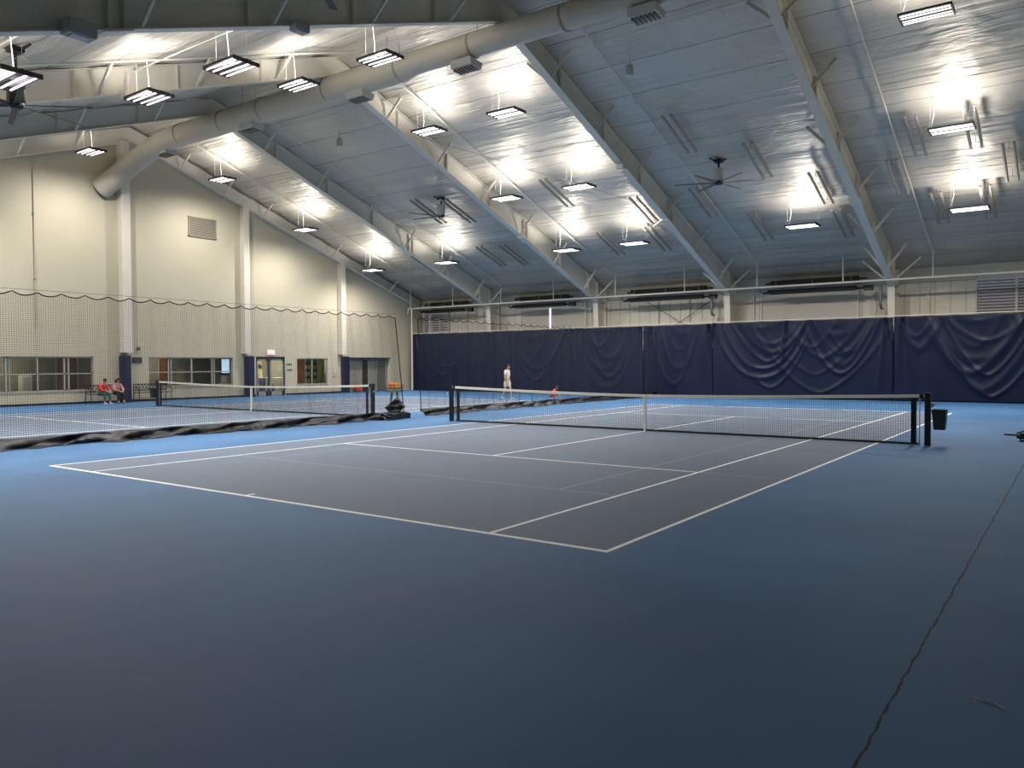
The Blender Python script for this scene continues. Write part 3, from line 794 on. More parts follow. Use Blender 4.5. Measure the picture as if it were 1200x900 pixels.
struct(MB().box(BX-.1,XL-.3,-8.5,14.3,2.6,2.7).build('ceiling_lobby', lobby_wall))
struct(MB().box(BX,XL-.3,-8.6,-8.5,0,2.6).box(BX,XL-.3,7.45,7.55,0,2.6).box(BX,XL-.3,14.2,14.3,0,2.6).box(BX,XL-.3,10.9,11.0,0,2.6).build('wall_partition', lobby_wall))
struct(MB().box(BX,XL-.3,-8.5,14.2,0,.012).build('floor_lobby', lobby_floor))
for x, y, s_, e, l in ((XL-1.6,-3.5,.35,16,'added light panel for the lobby behind the left window'),(XL-1.6,3.8,.35,16,'added light panel for the lobby behind the long middle window'),(XL-1.6,9.3,.5,34,'added light panel for the office behind the glass double door'),(XL-1.6,12.6,.4,26,'added light panel for the office behind the small window')):  # unseen glowing panels added to brighten the rooms behind the wall
    t = thing('added_light_panel', l, 'ceiling light', (x,y,2.6), 'added light panels of the rooms behind the wall')
    MB().box(x-s_-.04,x+s_+.04,y-.6,y+.6,2.57,2.6).build('trim_frame', white_steel, t)
    MB().box(x-s_,x+s_,y-.56,y+.56,2.55,2.575).build('diffuser', emit_mat('room_fill_glow',(1,.93,.78,1),e), t)
def window(n, y0, y1, z0, z1, vs, hz):
    t = bpy.data.objects.new('window_%d' % n, None); COL.objects.link(t); t.location = (XL-.1,y0,z0); struct(t)
    x0, x1 = XL-.14, XL-.06; f = MB()
    f.box(x0,x1,y0,y1,z0,z0+.05).box(x0,x1,y0,y1,z1-.05,z1).box(x0,x1,y0,y0+.05,z0,z1).box(x0,x1,y1-.05,y1,z0,z1)
    for v, w_ in vs: f.box(x0,x1,v-w_/2,v+w_/2,z0,z1)
    for h, a, b in hz: f.box(x0,x1,a,b,h-.022,h+.022)
    f.build('window_frame', alu, t)
    MB().box(XL-.102,XL-.098,y0+.02,y1-.02,z0+.02,z1-.02).build('glass_pane', GL, t)
    MB().box(XL-.3,XL+.03,y0-.02,y1+.02,z0-.04,z0).build('window_sill', wall_paint, t)
window(1,-6.6,-.32,.6,2.11,[(-3.9,.07),(-3.76,.05),(-2.66,.05),(-1.56,.06),(-1.38,.06),(-5.3,.05)],[(1.36,-6.6,-.32)])
window(2,2.28,6.92,.67,2.1,[(3.33,.06),(3.46,.05),(4.58,.06),(5.73,.06),(5.86,.04)],[(1.37,2.28,6.92)])
window(3,11.11,13.36,.57,2.07,[(12.24,.07)],[])

def lobby_door(x, y0, y1, l, m, h=2.1):
    t = thing('interior_door', l, 'door', (x,(y0+y1)/2,0), 'doors behind the window wall')
    leaf = MB().box(x,x+.05,y0,y1,.013,h).box(x+.05,x+.056,y0+.12,y1-.12,.3,h-.2).build('door_leaf', m, t)
    MB().box(x-.0,x+.07,y0-.07,y0,.013,h+.07).box(x,x+.07,y1,y1+.07,.013,h+.07).box(x,x+.07,y0-.07,y1+.07,h,h+.07).build('door_frame', alu, t)
    MB().tube([(x+.05,y1-.1,1.0),(x+.11,y1-.1,1.0),(x+.11,y1-.24,1.0)],.014,6).build('door_handle', chrome, leaf)
lobby_door(BX,-.62,.28,'brown wooden door seen through the left window',wood_brown)
lobby_door(BX,4.45,5.1,'brown wooden door seen through the long middle window',wood_brown)
lobby_door(XL-.95,11.65,12.35,'orange brown wooden door seen through the small window',mat('orange_wood_door',(168,104,60),.5,noise=.15,nscale=5))
# white cabinet and dark kiosk behind the left window
t = thing('lobby_cabinet', 'small white cabinet behind the left window', 'cabinet', (BX+.5,-2.2,.01))
MB().bbox((BX+.5,-2.2,.66),(.4,.42,1.28),.01).build('cabinet_body', panel_pale, t); MB().box(BX+.7,BX+.715,-2.36,-2.04,.15,1.2).build('cabinet_door', alu, t)
# glowing panel added in place of a bright window to the outside
t = thing('window_stand_in', 'pale blue glowing panel standing in for an outside window, right end of the middle window', 'window stand-in', (XL-.6,6.85,1.0))
MB().bbox((XL-.92,7.06,1.64),(.05,.58,.88),.01).build('stand_in_frame', navy_pad, t)
MB().box(XL-.89,XL-.885,6.84,7.30,1.28,2.02).build('stand_in_panel', emit_mat('pale_blue_window_glow',(.50,.72,.95,1),.8), t)
MB().tube([(XL-.94,7.06,.02),(XL-.94,7.06,1.3)],.03,8).bbox((XL-.94,7.06,.03),(.3,.4,.03),.005).build('stand', black_steel, t)
o = MB().bbox((XL-.55,6.9,.98),(.12,.6,.36),.01).bbox((XL-.55,6.9,.41),(.4,.56,.78),.01).build('paper_tray_table', panel_pale, loc=(XL-.5,6.85,0)); tag(o,'white counter with paper tray below the pale blue glowing panel','counter')
# window 3: shelves with green panel, put in place of the bright outdoor view
t = thing('outdoor_view_stand_in', 'green and yellow shelf standing in for the outdoor view behind the small window', 'view stand-in', (XL-1.2,13.3,0))
MB().box(XL-1.32,XL-1.28,12.5,14.2,.02,2.1).build('back_panel', mat('outdoor_view_green',(150,160,70),.7,noise=.3,nscale=3), t)
for k, yy in enumerate((12.5,12.95,13.4)): MB().box(XL-1.28,XL-1.1,yy,yy+.04,.02,2.1).build('upright', black_steel, t)
for z in (.6,1.0,1.4,1.8): MB().box(XL-1.28,XL-1.02,12.5,13.5,z,z+.03).build('shelf_board', black_steel, t)
rnd = random.Random(5)
for z in (.63,1.03,1.43):
    for k in range(4):
        y = 12.66+k*.22
        o = MB().lathe((XL-1.12,y,z+.002),[(.001,0),(.05,0),(.05,.2),(.03,.24),(.001,.25)],10).build('ball_can', mat('pale_can_%d' % (k%2),[(226,224,190),(190,200,96)][k%2],.4), smooth=True, loc=(XL-1.12,y,z))
        tag(o,'small pale can on the outdoor view stand-in behind the small window','can','cans on the outdoor view stand-in')

# glass double door
t = bpy.data.objects.new('door_1', None); COL.objects.link(t); t.location = (XL-.1,9.3,0); struct(t)
x0, x1 = XL-.15, XL-.05
dark_alu = mat('dark_bronze_frame', (74,70,66), .45, metal=.3)
MB().box(x0,x1,8.36,8.46,0,2.16).box(x0,x1,10.2,10.28,0,2.16).box(x0,x1,8.36,10.28,2.02,2.16).build('door_frame', dark_alu, t)
for a, b in ((8.46,9.12),(9.3,10.2)):
    MB().box(x0+.02,x1-.02,a,a+.09,.01,2.02).box(x0+.02,x1-.02,b-.09,b,.01,2.02).box(x0+.02,x1-.02,a,b,1.93,2.02).box(x0+.02,x1-.02,a,b,.01,.25).build('door_leaf', alu, t)
    MB().box(XL-.102,XL-.098,a+.06,b-.06,.2,1.96).build('glass_pane', GL, t)
    MB().tube([(XL-.05,a+.05,1.0),(XL+.02,a+.05,1.0),(XL+.02,b-.05,1.0),(XL-.05,b-.05,1.0)],.018,6).build('push_bar', chrome, t)
MB().box(x0,x1,9.12,9.3,0,2.02).build('door_mullion', dark_alu, t)
# things in the office seen through the door
t = thing('office_sofa', 'grey blue sofa behind the left door glass', 'sofa', (XL-1.6,10.0,0))
sf = mat('sofa_fabric',(72,84,104),.9,noise=.1)
MB().bbox((XL-1.7,10.1,.28),(.7,1.0,.3),.05).build('seat', sf, t, smooth=True); MB().bbox((XL-1.98,10.1,.65),(.2,1.0,.62),.06).build('backrest', sf, t, smooth=True)
for yy in (9.65,10.55): MB().bbox((XL-1.7,yy,.35),(.7,.12,.5),.04).build('armrest', sf, t, smooth=True)
for a in (-2.0,-1.4):
    for yy in (9.7,10.5): MB().tube([(XL+a,yy,.013),(XL+a,yy,.14)],.02,6).build('leg', black_steel, t)
t = thing('wall_clock', 'dark round wall clock behind the right door glass', 'clock', (BX+.02,11.6,1.7))
MB().tube([(BX,10.7,1.62),(BX+.05,10.7,1.62)],.13,18).build('clock_rim', black_steel, t); MB().tube([(BX+.05,10.7,1.62),(BX+.055,10.7,1.62)],.10,18).build('clock_face', mat('clock_face_grey',(70,70,68),.6), t)

# alcove
AX = XL-.42
struct(MB().box(AX-.1,AX,14.7,18.7,0,2.2).box(AX,XL-.3,14.68,14.78,0,2.2).box(AX,XL-.3,18.62,18.7,0,2.2).box(AX,XL-.3,14.7,18.7,2.13,2.23).build('wall_alcove', mat('alcove_grey_paint',(140,138,124),.8,noise=.04)))
lobby_door(AX,16.45,16.95,'dark narrow doorway in the grey alcove',mat('dark_doorway_paint',(40,36,30),.7,noise=.1),2.0)
lobby_door(AX,17.75,18.5,'grey door at the right end of the alcove',mat('mid_grey_door_paint',(98,98,90),.7,noise=.05),2.05)
o = MB().bbox((AX+.25,15.9,.2),(.22,.6,.34),.06).tube([(AX+.25,15.7,.36),(AX+.25,15.75,.5),(AX+.25,16.05,.5),(AX+.25,16.1,.36)],.012,6).build('sports_bag', mat('orange_red_bag_fabric',(206,70,48),.7,noise=.1), smooth=True, loc=(AX+.25,15.9,0)); tag(o,'orange red sports bag on the floor by the grey alcove','bag')

# wall fittings
def louver_side(y0,y1,z0,z1,l):
    t = thing('wall_vent', l, 'vent', (XL+.02,(y0+y1)/2,z0)); x = XL
    MB().box(x,x+.06,y0,y1,z0,z0+.05).box(x,x+.06,y0,y1,z1-.05,z1).box(x,x+.06,y0,y0+.05,z0,z1).box(x,x+.06,y1-.05,y1,z0,z1).build('frame', mat('vent_frame_paint',(150,142,126),.6), t)
    MB().box(x+.001,x+.008,y0,y1,z0,z1).build('back_panel', mat('vent_dark',(70,64,56),.8), t)
    for i in range(13):
        z = z0+.06+(z1-z0-.12)*(i+.5)/13
        MB().prism_y([(x+.01,z+.025),(x+.055,z-.02),(x+.06,z-.012),(x+.015,z+.033)], y0+.05,y1-.05).build('louver_blade', mat('vent_blade_paint',(158,150,134),.6), t)
louver_side(4.44,6.02,8.17,9.17,'square grey louvered vent high on the cream wall')
def text(s, size, m, parent, loc, rot, ext=.004, name='lettering'):
    cu = bpy.data.curves.new(name,'FONT'); cu.body = s; cu.size = size; cu.extrude = ext; cu.align_x = 'CENTER'; cu.align_y = 'CENTER'
    o = bpy.data.objects.new(name, cu); COL.objects.link(o); me = bpy.data.meshes.new_from_object(o); bpy.data.objects.remove(o)
    o = bpy.data.objects.new(name, me); COL.objects.link(o); me.materials.clear(); me.materials.append(m); o.parent = parent
    o.location = Vector(loc)-world_off(parent); o.rotation_euler = rot; return o
t = thing('exit_sign', 'lit red EXIT sign above the glass double door', 'sign', (XL+.05,9.3,2.4))
MB().bbox((XL+.05,9.3,2.40),(.08,.46,.27),.01).build('sign_body', emit_mat('exit_sign_pink_glow',(.75,.10,.14,1),.7), t)
text('EXIT', .19, emit_mat('exit_letter_glow',(1,.75,.72,1),1.0), t, (XL+.092,9.3,2.40), (PI/2,0,PI/2))
t = thing('alarm_bell', 'small dark alarm bell above the notice board', 'bell', (XL+.05,1.77,2.53))
MB().tube([(XL,1.77,2.53),(XL+.05,1.77,2.53)],.09,14).build('bell_base', chrome, t); MB().ball((XL+.06,1.77,2.53),.09,12,8,(.6,1,1)).build('gong', mat('bell_grey',(96,92,84),.5), t, smooth=True)
t = thing('notice_board', 'small dark notice board between navy pad and long window', 'sign', (XL+.02,1.7,1.97))
MB().bbox((XL+.025,1.7,1.96),(.04,.46,.27),.008).build('board_frame', black_steel, t); 
bd = MB()
for k in range(3): bd.box(XL+.045,XL+.048,1.53+.0,1.87,1.88+k*.07,1.90+k*.07)
bd.build('pale_text_rows', mat('board_row_grey',(96,96,90),.7), t)
for z, l in ((1.73,'upper'),(1.42,'lower')):
    t = thing('wall_plaque', l+' small grey plaque right of the glass double door', 'sign', (XL+.01,10.57,z))
    MB().bbox((XL+.012,10.57,z),(.02,.36,.07),.004).build('plate', mat('plaque_grey',(110,100,92),.6), t)
    MB().tube([(XL+.02,10.43,z),(XL+.026,10.43,z)],.01,6).build('screw', chrome, t)
t = thing('outlet_box', 'small pale outlet box right of the small window', 'outlet', (XL+.02,13.85,1.2))
MB().bbox((XL+.02,13.85,1.15),(.04,.22,.3),.01).build('cover', panel_pale, t); MB().box(XL+.04,XL+.045,13.80,13.90,1.1,1.2).build('socket', mat('socket_grey',(130,128,120),.5), t)
t = thing('wall_conduit', 'thin dark conduit hanging down the cream wall at upper left', 'conduit', (XL+.05,-2.74,6))
MB().tube([(XL+.05,-2.74,3.4),(XL+.05,-2.74,deck(-2.74)-.8)],.018,6).build('pipe', mat('conduit_cream',(184,177,158),.7), t)
for z in (5.4,8.2): MB().box(XL,XL+.08,-2.78,-2.70,z,z+.04).build('clip', chrome, t)

# ------------------------------------------------------------------ benches
def bench(y0, y1, x, l):
    t = thing('park_bench', l, 'bench', (x,(y0+y1)/2,0), 'black benches along the window wall')
    for i, z in enumerate((.52,.60,.68,.76)):
        pass
    for i in range(4): MB().box(x-.16+i*.115,x-.07+i*.115,y0+.03,y1-.03,.43,.45).build('seat_slat', black_steel, t)
    bk = MB().box(x-.27,x-.25,y0+.03,y1-.03,.80,.84).box(x-.25,x-.23,y0+.03,y1-.03,.52,.55)
    n = 9
    for i in range(n):
        a = y0+.06+(y1-y0-.12)*i/n; b = y0+.06+(y1-y0-.12)*(i+1)/n
        bk.bar((x-.25,a,.54),(x-.26,b,.81),.022,.012,up=(1,0,0)).bar((x-.25,b,.54),(x-.26,a,.81),.022,.012,up=(1,0,0))
    bk.build('backrest', black_steel, t)
    for y in (y0,y1):
        MB().tube([(x+.26,y,0),(x+.25,y,.44),(x+.27,y,.62)],.02,6).build('leg', black_steel, t)
        MB().tube([(x-.3,y,0),(x-.2,y,.44),(x-.27,y,.84)],.02,6).build('leg', black_steel, t)
        MB().tube([(x-.24,y,.68),(x-.05,y,.69),(x+.18,y,.68),(x+.28,y,.60),(x+.27,y,.55)],.02,6).tube([(x-.2,y,.44),(x+.25,y,.44)],.018,6).build('armrest', black_steel, t)
bench(-.95,.68,-26.55,'black metal bench with two seated people left of the navy pad')
bench(1.35,2.95,-26.75,'empty black metal bench below the notice board')

# ------------------------------------------------------------------ people
def skin_mesh(name, joints, edges, m, parent, root=0, sub=2, smooth=True):
    """joints: list of ((x,y,z), r or (rx,ry))"""
    me = bpy.data.meshes.new(name); o = bpy.data.objects.new(name, me); COL.objects.link(o)
    me.from_pydata([j[0] for j in joints], edges, [])
    md = o.modifiers.new('s','SKIN'); md.use_smooth_shade = True
    sv = me.skin_vertices[0].data
    for i, j in enumerate(joints):
        r = j[1]; sv[i].radius = r if isinstance(r, tuple) else (r,r); sv[i].use_root = (i == root)
    o.modifiers.new('u','SUBSURF').levels = sub
    dg = bpy.context.evaluated_depsgraph_get(); dg.update()
    nm = bpy.data.meshes.new_from_object(o.evaluated_get(dg)); bpy.data.objects.remove(o)
    nm.name = name
    o = bpy.data.objects.new(name, nm); COL.objects.link(o); nm.materials.clear(); nm.materials.append(m)
    for p in nm.polygons: p.use_smooth = True
    if parent: o.parent = parent
    return o
def person(loc, rz, scale, label, J, shirt, bottoms, shoes, hair_len=.0, cap=None, long_legs=False, long_sleeve=False, skin_m=skin, sc_=1.0):
    """J: joint dict in local metres, facing +Y"""
    root = thing('person', label, 'person', loc)
    root.rotation_euler = (0,0,rz); root.scale = (scale,)*3
    K = ['pelvis','belly','chest','neck0','neck1']
    V = lambda k: tuple(J[k])
    js = [(V('pelvis'),(.14,.10)),(V('belly'),(.125,.09)),(V('chest'),(.15,.10)),(V('neck0'),(.06,.06)),(V('neck1'),(.055,.055))]
    ed = [(0,1),(1,2),(2,3),(3,4)]
    for s in 'LR':
        b = len(js)
        js += [(V('sh'+s),.06),(V('el'+s),.042),(V('wr'+s),.028)]; ed += [(2,b),(b,b+1),(b+1,b+2)]
        # hand: palm and five fingers
        w = Vector(J['wr'+s]); d = (w-Vector(J['el'+s])).normalized(); side = Vector((1,0,0)) if abs(d.x) < .8 else Vector((0,1,0)); side = (side-d*side.dot(d)).normalized()
        p = w+d*.055; js.append((tuple(p),(.034,.018))); ed.append((b+2,b+3))
        for k, (off, ln) in enumerate(((-.027,.062),(-.009,.075),(.009,.07),(.027,.055))):
            c = len(js); nrm = d.cross(side)
            js.append((tuple(p+side*off+d*.04),.0095)); js.append((tuple(p+side*off*1.1+d*(.04+ln*.5)+nrm*.012),.0085)); js.append((tuple(p+side*off*1.1+d*(.04+ln*.85)+nrm*.035),.007))
            ed += [(b+3,c),(c,c+1),(c+1,c+2)]
        c = len(js); js.append((tuple(w+d*.03-side*.04),.011)); js.append((tuple(w+d*.07-side*.06),.009)); ed += [(b+2,c),(c,c+1)]
    for s in 'LR':
        b = len(js)
        a = Vector(J['an'+s]); toe = Vector(J['toe'+s])
        js += [(V('hip'+s),.095),(V('kn'+s),.06),(V('an'+s),.034),(tuple(a.lerp(toe,.8)+Vector((0,0,.005))),(.022,.014))]; ed += [(0,b),(b,b+1),(b+1,b+2),(b+2,b+3)]
    body = skin_mesh('body', js, ed, skin_m, root)
    # head with face
    h = Vector(J['head']); yaw = J.get('yaw',0); pit = J.get('pit',0)
    M_ = Matrix.Translation(h) @ Matrix.Rotation(yaw,4,'Z') @ Matrix.Rotation(pit,4,'X')
    def xf(mb): mb.v = [tuple(M_ @ Vector(v)) for v in mb.v]; return mb
    hd = MB(); base = len(hd.v); seg, ring = 20, 16
    for i in range(ring+1):
        th = PI*i/ring; z = -math.cos(th); r0 = max(1e-3, math.sin(th))
        for k in range(seg):
            a = 2*PI*k/seg; x = .076*r0*math.cos(a); y = .093*r0*math.sin(a); zz = .115*z
            if z < -.1: x *= 1-.30*(-z-.1); y *= 1-.10*(-z-.1)+(.10 if y > 0 else -.12)*0
            if y > 0 and abs(x) < .018 and -.35 < z < .02: y += .022*(1-abs(x)/.018)*(1-abs(z+.22)/.28)
            if y > 0 and .0 < z < .2 and .012 < abs(x) < .05: y -= .008
            hd.v.append((x,y,zz))
    for i in range(ring):
        for k in range(seg):
            a = i*seg+k; b = i*seg+(k+1)%seg; hd.f.append((a,b,b+seg,a+seg))
    xf(hd).build('head', skin_m, None, smooth=True).parent = root
    for s in (-1,1):
        xf(MB().ball((s*.03,.083,.012),.011,8,6)).build('eye', mat('eye_dark',(30,24,20),.3), None, smooth=True).parent = root
        xf(MB().ball((s*.078,-.005,-.01),.026,8,6,(.35,.7,1.2))).build('ear', skin_m, None, smooth=True).parent = root
    xf(MB().box(-.022,.022,.084,.090,-.055,-.048)).build('mouth', mat('lip_tone',(150,80,72),.5), None).parent = root
    hr = MB(); 
    for i in range(11):
        th = PI*i/10*.62
        for k in range(20):
            a = 2*PI*k/20; y = math.sin(a); t_ = th*(1.0 if y < .2 else .72)
            if y < -.1: t_ = th*1.18
            hr.v.append((.086*math.sin(t_)*math.cos(a), .103*math.sin(t_)*y-.006, .128*math.cos(t_)+.004))
    for i in range(10):
        for k in range(20):
            a = i*20+k; b = i*20+(k+1)%20; hr.f.append((a,b,b+20,a+20))
    if hair_len: hr.tube([(0,-.09,.02),(0,-.13,-.06),(0,-.13,-.06-hair_len)],[.045,.05,.025],10)
    ho = xf(hr).build('hair', hair_black, None, smooth=True); ho.parent = root
    # clothes
    cj = [(V('pelvis'),(.18,.14)),(V('belly'),(.17,.13)),(V('chest'),(.18,.13)),(tuple(Vector(J['chest']).lerp(Vector(J['neck0']),.75)),(.09,.08))]
    ce = [(0,1),(1,2),(2,3)]
    for s in 'LR':
        b = len(cj); e = Vector(J['el'+s]); a = Vector(J['sh'+s]); wv = Vector(J['wr'+s])
        cj += [(V('sh'+s),.08),(tuple(a.lerp(e,.75)),.066)]; ce += [(2,b),(b,b+1)]
        if long_sleeve: cj += [(tuple(e),.058),(tuple(e.lerp(wv,.85)),.042)]; ce += [(b+1,b+2),(b+2,b+3)]
    skin_mesh('shirt', cj, ce, shirt, root)
    cj = [(tuple(Vector(J['pelvis'])+Vector((0,0,.04))),(.16,.12)),(V('pelvis'),(.165,.12))]; ce = [(0,1)]
    for s in 'LR':
        b = len(cj); hp = Vector(J['hip'+s]); kn = Vector(J['kn'+s]); an = Vector(J['an'+s])
        cj += [(tuple(hp),.115),(tuple(hp.lerp(kn,.8)),.092)]; ce += [(1,b),(b,b+1)]
        if long_legs: cj += [(tuple(kn),.078),(tuple(kn.lerp(an,.85)),.055)]; ce += [(b+1,b+2),(b+2,b+3)]
    skin_mesh('trousers' if long_legs else 'shorts', cj, ce, bottoms, root, root=1)
    for s in 'LR':
        a = Vector(J['an'+s]); tq = Vector(J['toe'+s]); d = tq-a; d.z = 0; d.normalize(); g = min(a.z,tq.z)
        heel = a-d*.035; z = tq.z
        o = skin_mesh('shoe', [((heel.x,heel.y,z+.005),(.042,.036)),((a.x+d.x*.06,a.y+d.y*.06,z+.01),(.045,.036)),((tq.x,tq.y,z),(.042,.026)),((a.x,a.y,a.z),.045)], [(0,1),(1,2),(0,3)], shoes, root)
    return root
def J_(**k): return k
tee = mat('white_tee_fabric',(222,216,204),.85,noise=.04); shorts_w = mat('cream_shorts_fabric',(214,206,186),.85,noise=.04)
shoe_w = mat('white_shoe_leather',(214,214,214),.6,noise=.04)
# standing player, walking towards the left, seen nearly side on
stand = J_(pelvis=(0,0,.93),belly=(0,.01,1.08),chest=(0,.02,1.27),neck0=(0,.03,1.42),neck1=(0,.05,1.49),head=(0,.085,1.58),pit=-.35,
  shL=(-.18,.01,1.36),elL=(-.24,-.03,1.10),wrL=(-.22,.08,.88),shR=(.18,.01,1.36),elR=(.24,.02,1.10),wrR=(.22,.14,.90),
  hipL=(-.09,0,.88),knL=(-.10,.14,.50),anL=(-.10,.20,.09),toeL=(-.10,.34,.035),hipR=(.09,0,.88),knR=(.10,-.06,.49),anR=(.10,-.22,.12),toeR=(.10,-.09,.035))
person((-13.5,12.5,0), math.radians(-75), 1.0, 'player in white t-shirt and cream shorts walking before the navy curtain', stand, tee, shorts_w, shoe_w)
crouch = J_(pelvis=(0,-.12,.32),belly=(0,-.04,.44),chest=(0,.08,.58),neck0=(0,.16,.70),neck1=(0,.2,.75),head=(0,.27,.82),pit=-.5,
  shL=(-.16,.1,.62),elL=(-.22,.30,.50),wrL=(-.16,.44,.28),shR=(.16,.1,.62),elR=(.22,.3,.5),wrR=(.14,.46,.25),
  hipL=(-.09,-.1,.30),knL=(-.15,.22,.42),anL=(-.13,.02,.09),toeL=(-.14,.16,.035),hipR=(.09,-.1,.3),knR=(.15,.22,.42),anR=(.13,.02,.09),toeR=(.14,.16,.035))
person((-11.0,12.7,0), math.radians(-70), .72, 'child in red top crouching low behind the net band', crouch, mat('red_top_fabric',(206,62,52),.85,noise=.06), mat('dark_red_shorts_fabric',(170,50,46),.85), shoe_w)
def seated(lean, hx):
    return J_(pelvis=(0,0,.54),belly=(0,.02+lean*.2,.68),chest=(0,.03+lean*.6,.86),neck0=(0,.05+lean,1.0),neck1=(0,.07+lean*1.2,1.06),head=(0,.10+lean*1.3,1.14),pit=-.35,yaw=hx,
      shL=(-.17,.03+lean*.7,.93),elL=(-.22,.16+lean,.70),wrL=(-.10,.36+lean,.64),shR=(.17,.03+lean*.7,.93),elR=(.22,.16+lean,.70),wrR=(.10,.36+lean,.64),
      hipL=(-.09,.03,.53),knL=(-.13,.44,.50),anL=(-.12,.50,.10),toeL=(-.12,.63,.035),hipR=(.09,.03,.53),knR=(.13,.44,.50),anR=(.12,.42,.10),toeR=(.12,.56,.035))
person((-26.58,-.38,-.02), math.radians(-78), .92, 'person in red top and teal trousers sitting on the left bench', seated(.16,-.5), mat('red_striped_top',(205,66,60),.85,noise=.25,nscale=25), mat('teal_trousers',(40,92,92),.85), shoe_w, long_legs=True, long_sleeve=True)
person((-26.58,.32,-.02), math.radians(-90), .92, 'person in pale pink patterned top and black trousers sitting beside the navy pad', seated(.08,.5), mat('pale_pink_top',(196,140,140),.85,noise=.35,nscale=22), mat('black_trousers',(22,22,26),.85), mat('brown_shoe',(110,60,56),.7), hair_len=.12, long_legs=True, long_sleeve=True)

# ------------------------------------------------------------------ ball cart
t = thing('ball_cart', 'grey ball cart heaped with orange balls at the divider gap', 'ball cart', (-13,4.3,0))
cx, cy = -13.0, 4.3
MB().box(cx-.26,cx+.26,cy-.20,cy+.20,.62,.65).build('basket_floor', chrome, t)
bk = MB()
for s_ in (-1,1):
    for k in range(9): 
        u = -.28+.07*k; bk.tube([(cx+u*.92,cy+s_*.20,.64),(cx+u,cy+s_*.24,.90)],.006,5)
    for k in range(7):
        u = -.21+.07*k; bk.tube([(cx+s_*.26,cy+u,.64),(cx+s_*.30,cy+u*1.1,.90)],.006,5)
for z, a, b in ((.9,.30,.24),(.77,.28,.22)): bk.tube([(cx-a,cy-b,z),(cx+a,cy-b,z),(cx+a,cy+b,z),(cx-a,cy+b,z),(cx-a,cy-b,z)],.009,6)
bk.build('basket', mat('cart_wire_dark_green',(40,60,50),.5), t)
for s_ in (-1,1): MB().tube([(cx+s_*.22,cy,.02+.04),(cx+s_*.14,cy,.62)],.05,8).build('leg', mat('cart_grey_leg',(120,128,116),.6), t)
for s_ in (-1,1): MB().tube([(cx+s_*.22-.02,cy,.055),(cx+s_*.22+.02,cy,.055)],.055,12).build('wheel', black_steel, t)
MB().tube([(cx+.2*math.cos(a),cy+.22,.95+.26*math.sin(a)) for a in [PI*k/10 for k in range(11)]],.01,6).build('hoop_handle', chrome, t)
obs = [mat('orange_ball_felt',(232,132,40),.9,noise=.1), mat('yellow_ball_felt',(206,196,70),.9,noise=.1), mat('red_ball_felt',(214,84,44),.9,noise=.1)]
rnd = random.Random(2)
bm0 = MB().ball((0,0,0),.036,10,7).build('tennis_ball', obs[0], smooth=True); protos = []
for m_ in obs:
    b = bm0.copy(); b.data = bm0.data.copy(); b.data.materials.clear(); b.data.materials.append(m_); protos.append(b)
bpy.data.objects.remove(bm0)
names = ['orange','yellow','red']
for lv in range(3):
    for i in range(7-lv):
        for j in range(5-lv):
            k = rnd.choice((0,0,0,1,2)); o = protos[k].copy(); COL.objects.link(o)
            o.location = (cx-.235+.076*i+.038*lv+rnd.uniform(-.004,.004), cy-.16+.08*j+.04*lv, .82+lv*.062)
            tag(o, names[k]+' ball heaped in the basket of the grey ball cart', 'ball', 'balls in the ball cart')

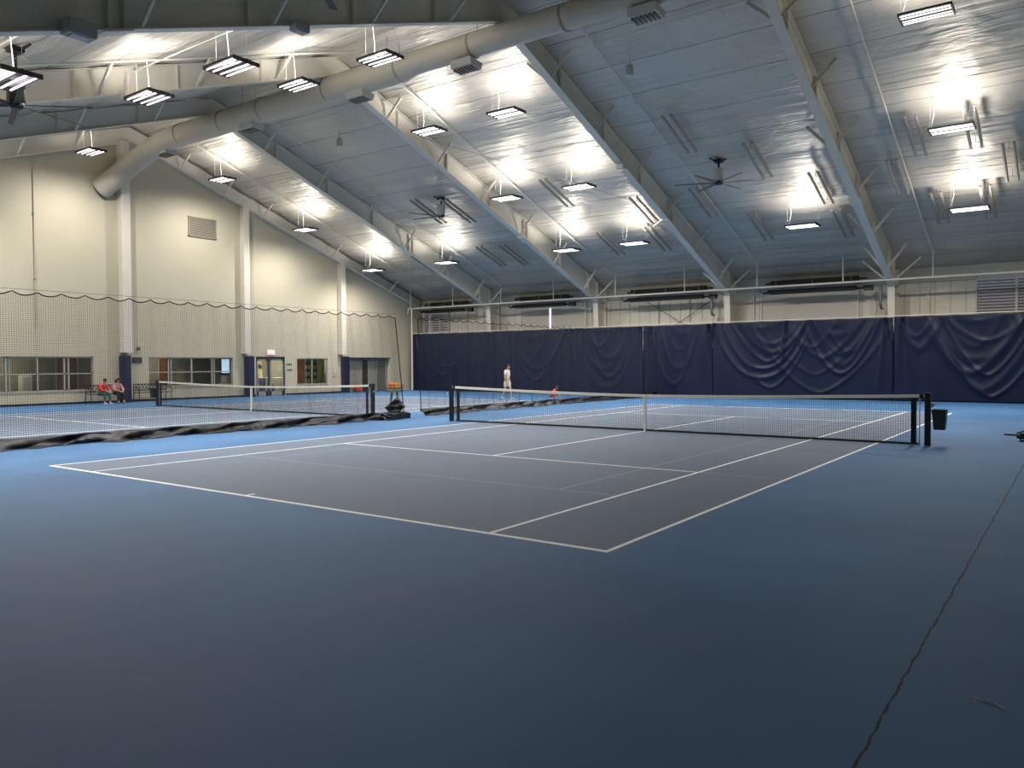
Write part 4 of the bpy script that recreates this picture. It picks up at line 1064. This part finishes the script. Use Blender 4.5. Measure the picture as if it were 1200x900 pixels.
# ------------------------------------------------------------------ racket bag at the right edge, litter
t = thing('racket_bag', 'black racket bag lying on the floor at the right edge', 'bag', (8.1,2.1,0))
MB().bbox((8.22,2.05,.09),(.72,.30,.17),.06).build('bag_body', black_cloth, t, smooth=True)
MB().tube([(7.95,1.95,.06),(8.15,1.9,.055),(8.45,1.88,.06)],.03,8).build('white_piping', mat('white_piping_vinyl',(222,222,222),.4), t, smooth=True)
MB().tube([(7.62,2.15,.13),(7.80,2.12,.13),(7.95,2.1,.12)],[.022,.024,.03],8).build('racket_handle', black_steel, t, smooth=True)
MB().tube([(7.85,2.15,.16),(7.98,2.15,.21),(8.12,2.15,.2),(8.2,2.12,.16)],.018,6).build('carry_strap', black_cloth, t, smooth=True)
o = MB().tube([(8.56,-13.55,.006),(8.60,-13.60,.008),(8.66,-13.60,.006),(8.70,-13.64,.007)],.003,6).build('leaf_scrap', mat('dry_scrap',(170,170,150),.8), smooth=True, loc=(8.63,-13.6,0)); tag(o,'small pale scrap lying on the blue floor at lower right','litter')
ball = [(6.15,-7.0)]

# ------------------------------------------------------------------ camera, world, render
cam = bpy.data.cameras.new('camera'); co = bpy.data.objects.new('camera', cam); COL.objects.link(co); bpy.context.scene.camera = co
cam.sensor_width = 36; cam.sensor_fit = 'HORIZONTAL'; cam.lens = 36*925.29/1200; cam.clip_end = 200; cam.clip_start = .05
yaw, pit, rol = -.625469875, -.026302905, -.0043007
fw = Vector((math.sin(yaw)*math.cos(pit), math.cos(yaw)*math.cos(pit), math.sin(pit)))
rt = Vector((math.cos(yaw), -math.sin(yaw), 0)); up = rt.cross(fw)
r2 = rt*math.cos(rol)+up*math.sin(rol); u2 = -rt*math.sin(rol)+up*math.cos(rol)
m = Matrix((r2, u2, -fw)).transposed().to_4x4(); m.translation = Vector((8.99387,-18.22419,1.73798)); co.matrix_world = m

w = bpy.data.worlds.new('world'); bpy.context.scene.world = w; w.use_nodes = True
w.node_tree.nodes['Background'].inputs[0].default_value = (.5,.6,.75,1); w.node_tree.nodes['Background'].inputs[1].default_value = .3
s = bpy.context.scene
s.view_settings.view_transform = 'Standard'; s.view_settings.look = 'None'; s.view_settings.gamma = 1; s.view_settings.use_curve_mapping = False
s.view_settings.exposure = .52
s.cycles.use_denoising = True; s.cycles.max_bounces = 10; s.cycles.diffuse_bounces = 6; s.cycles.glossy_bounces = 4; s.cycles.transparent_max_bounces = 12
s.cycles.use_light_tree = True; s.cycles.sample_clamp_indirect = 8; s.cycles.caustics_reflective = False; s.cycles.caustics_refractive = False
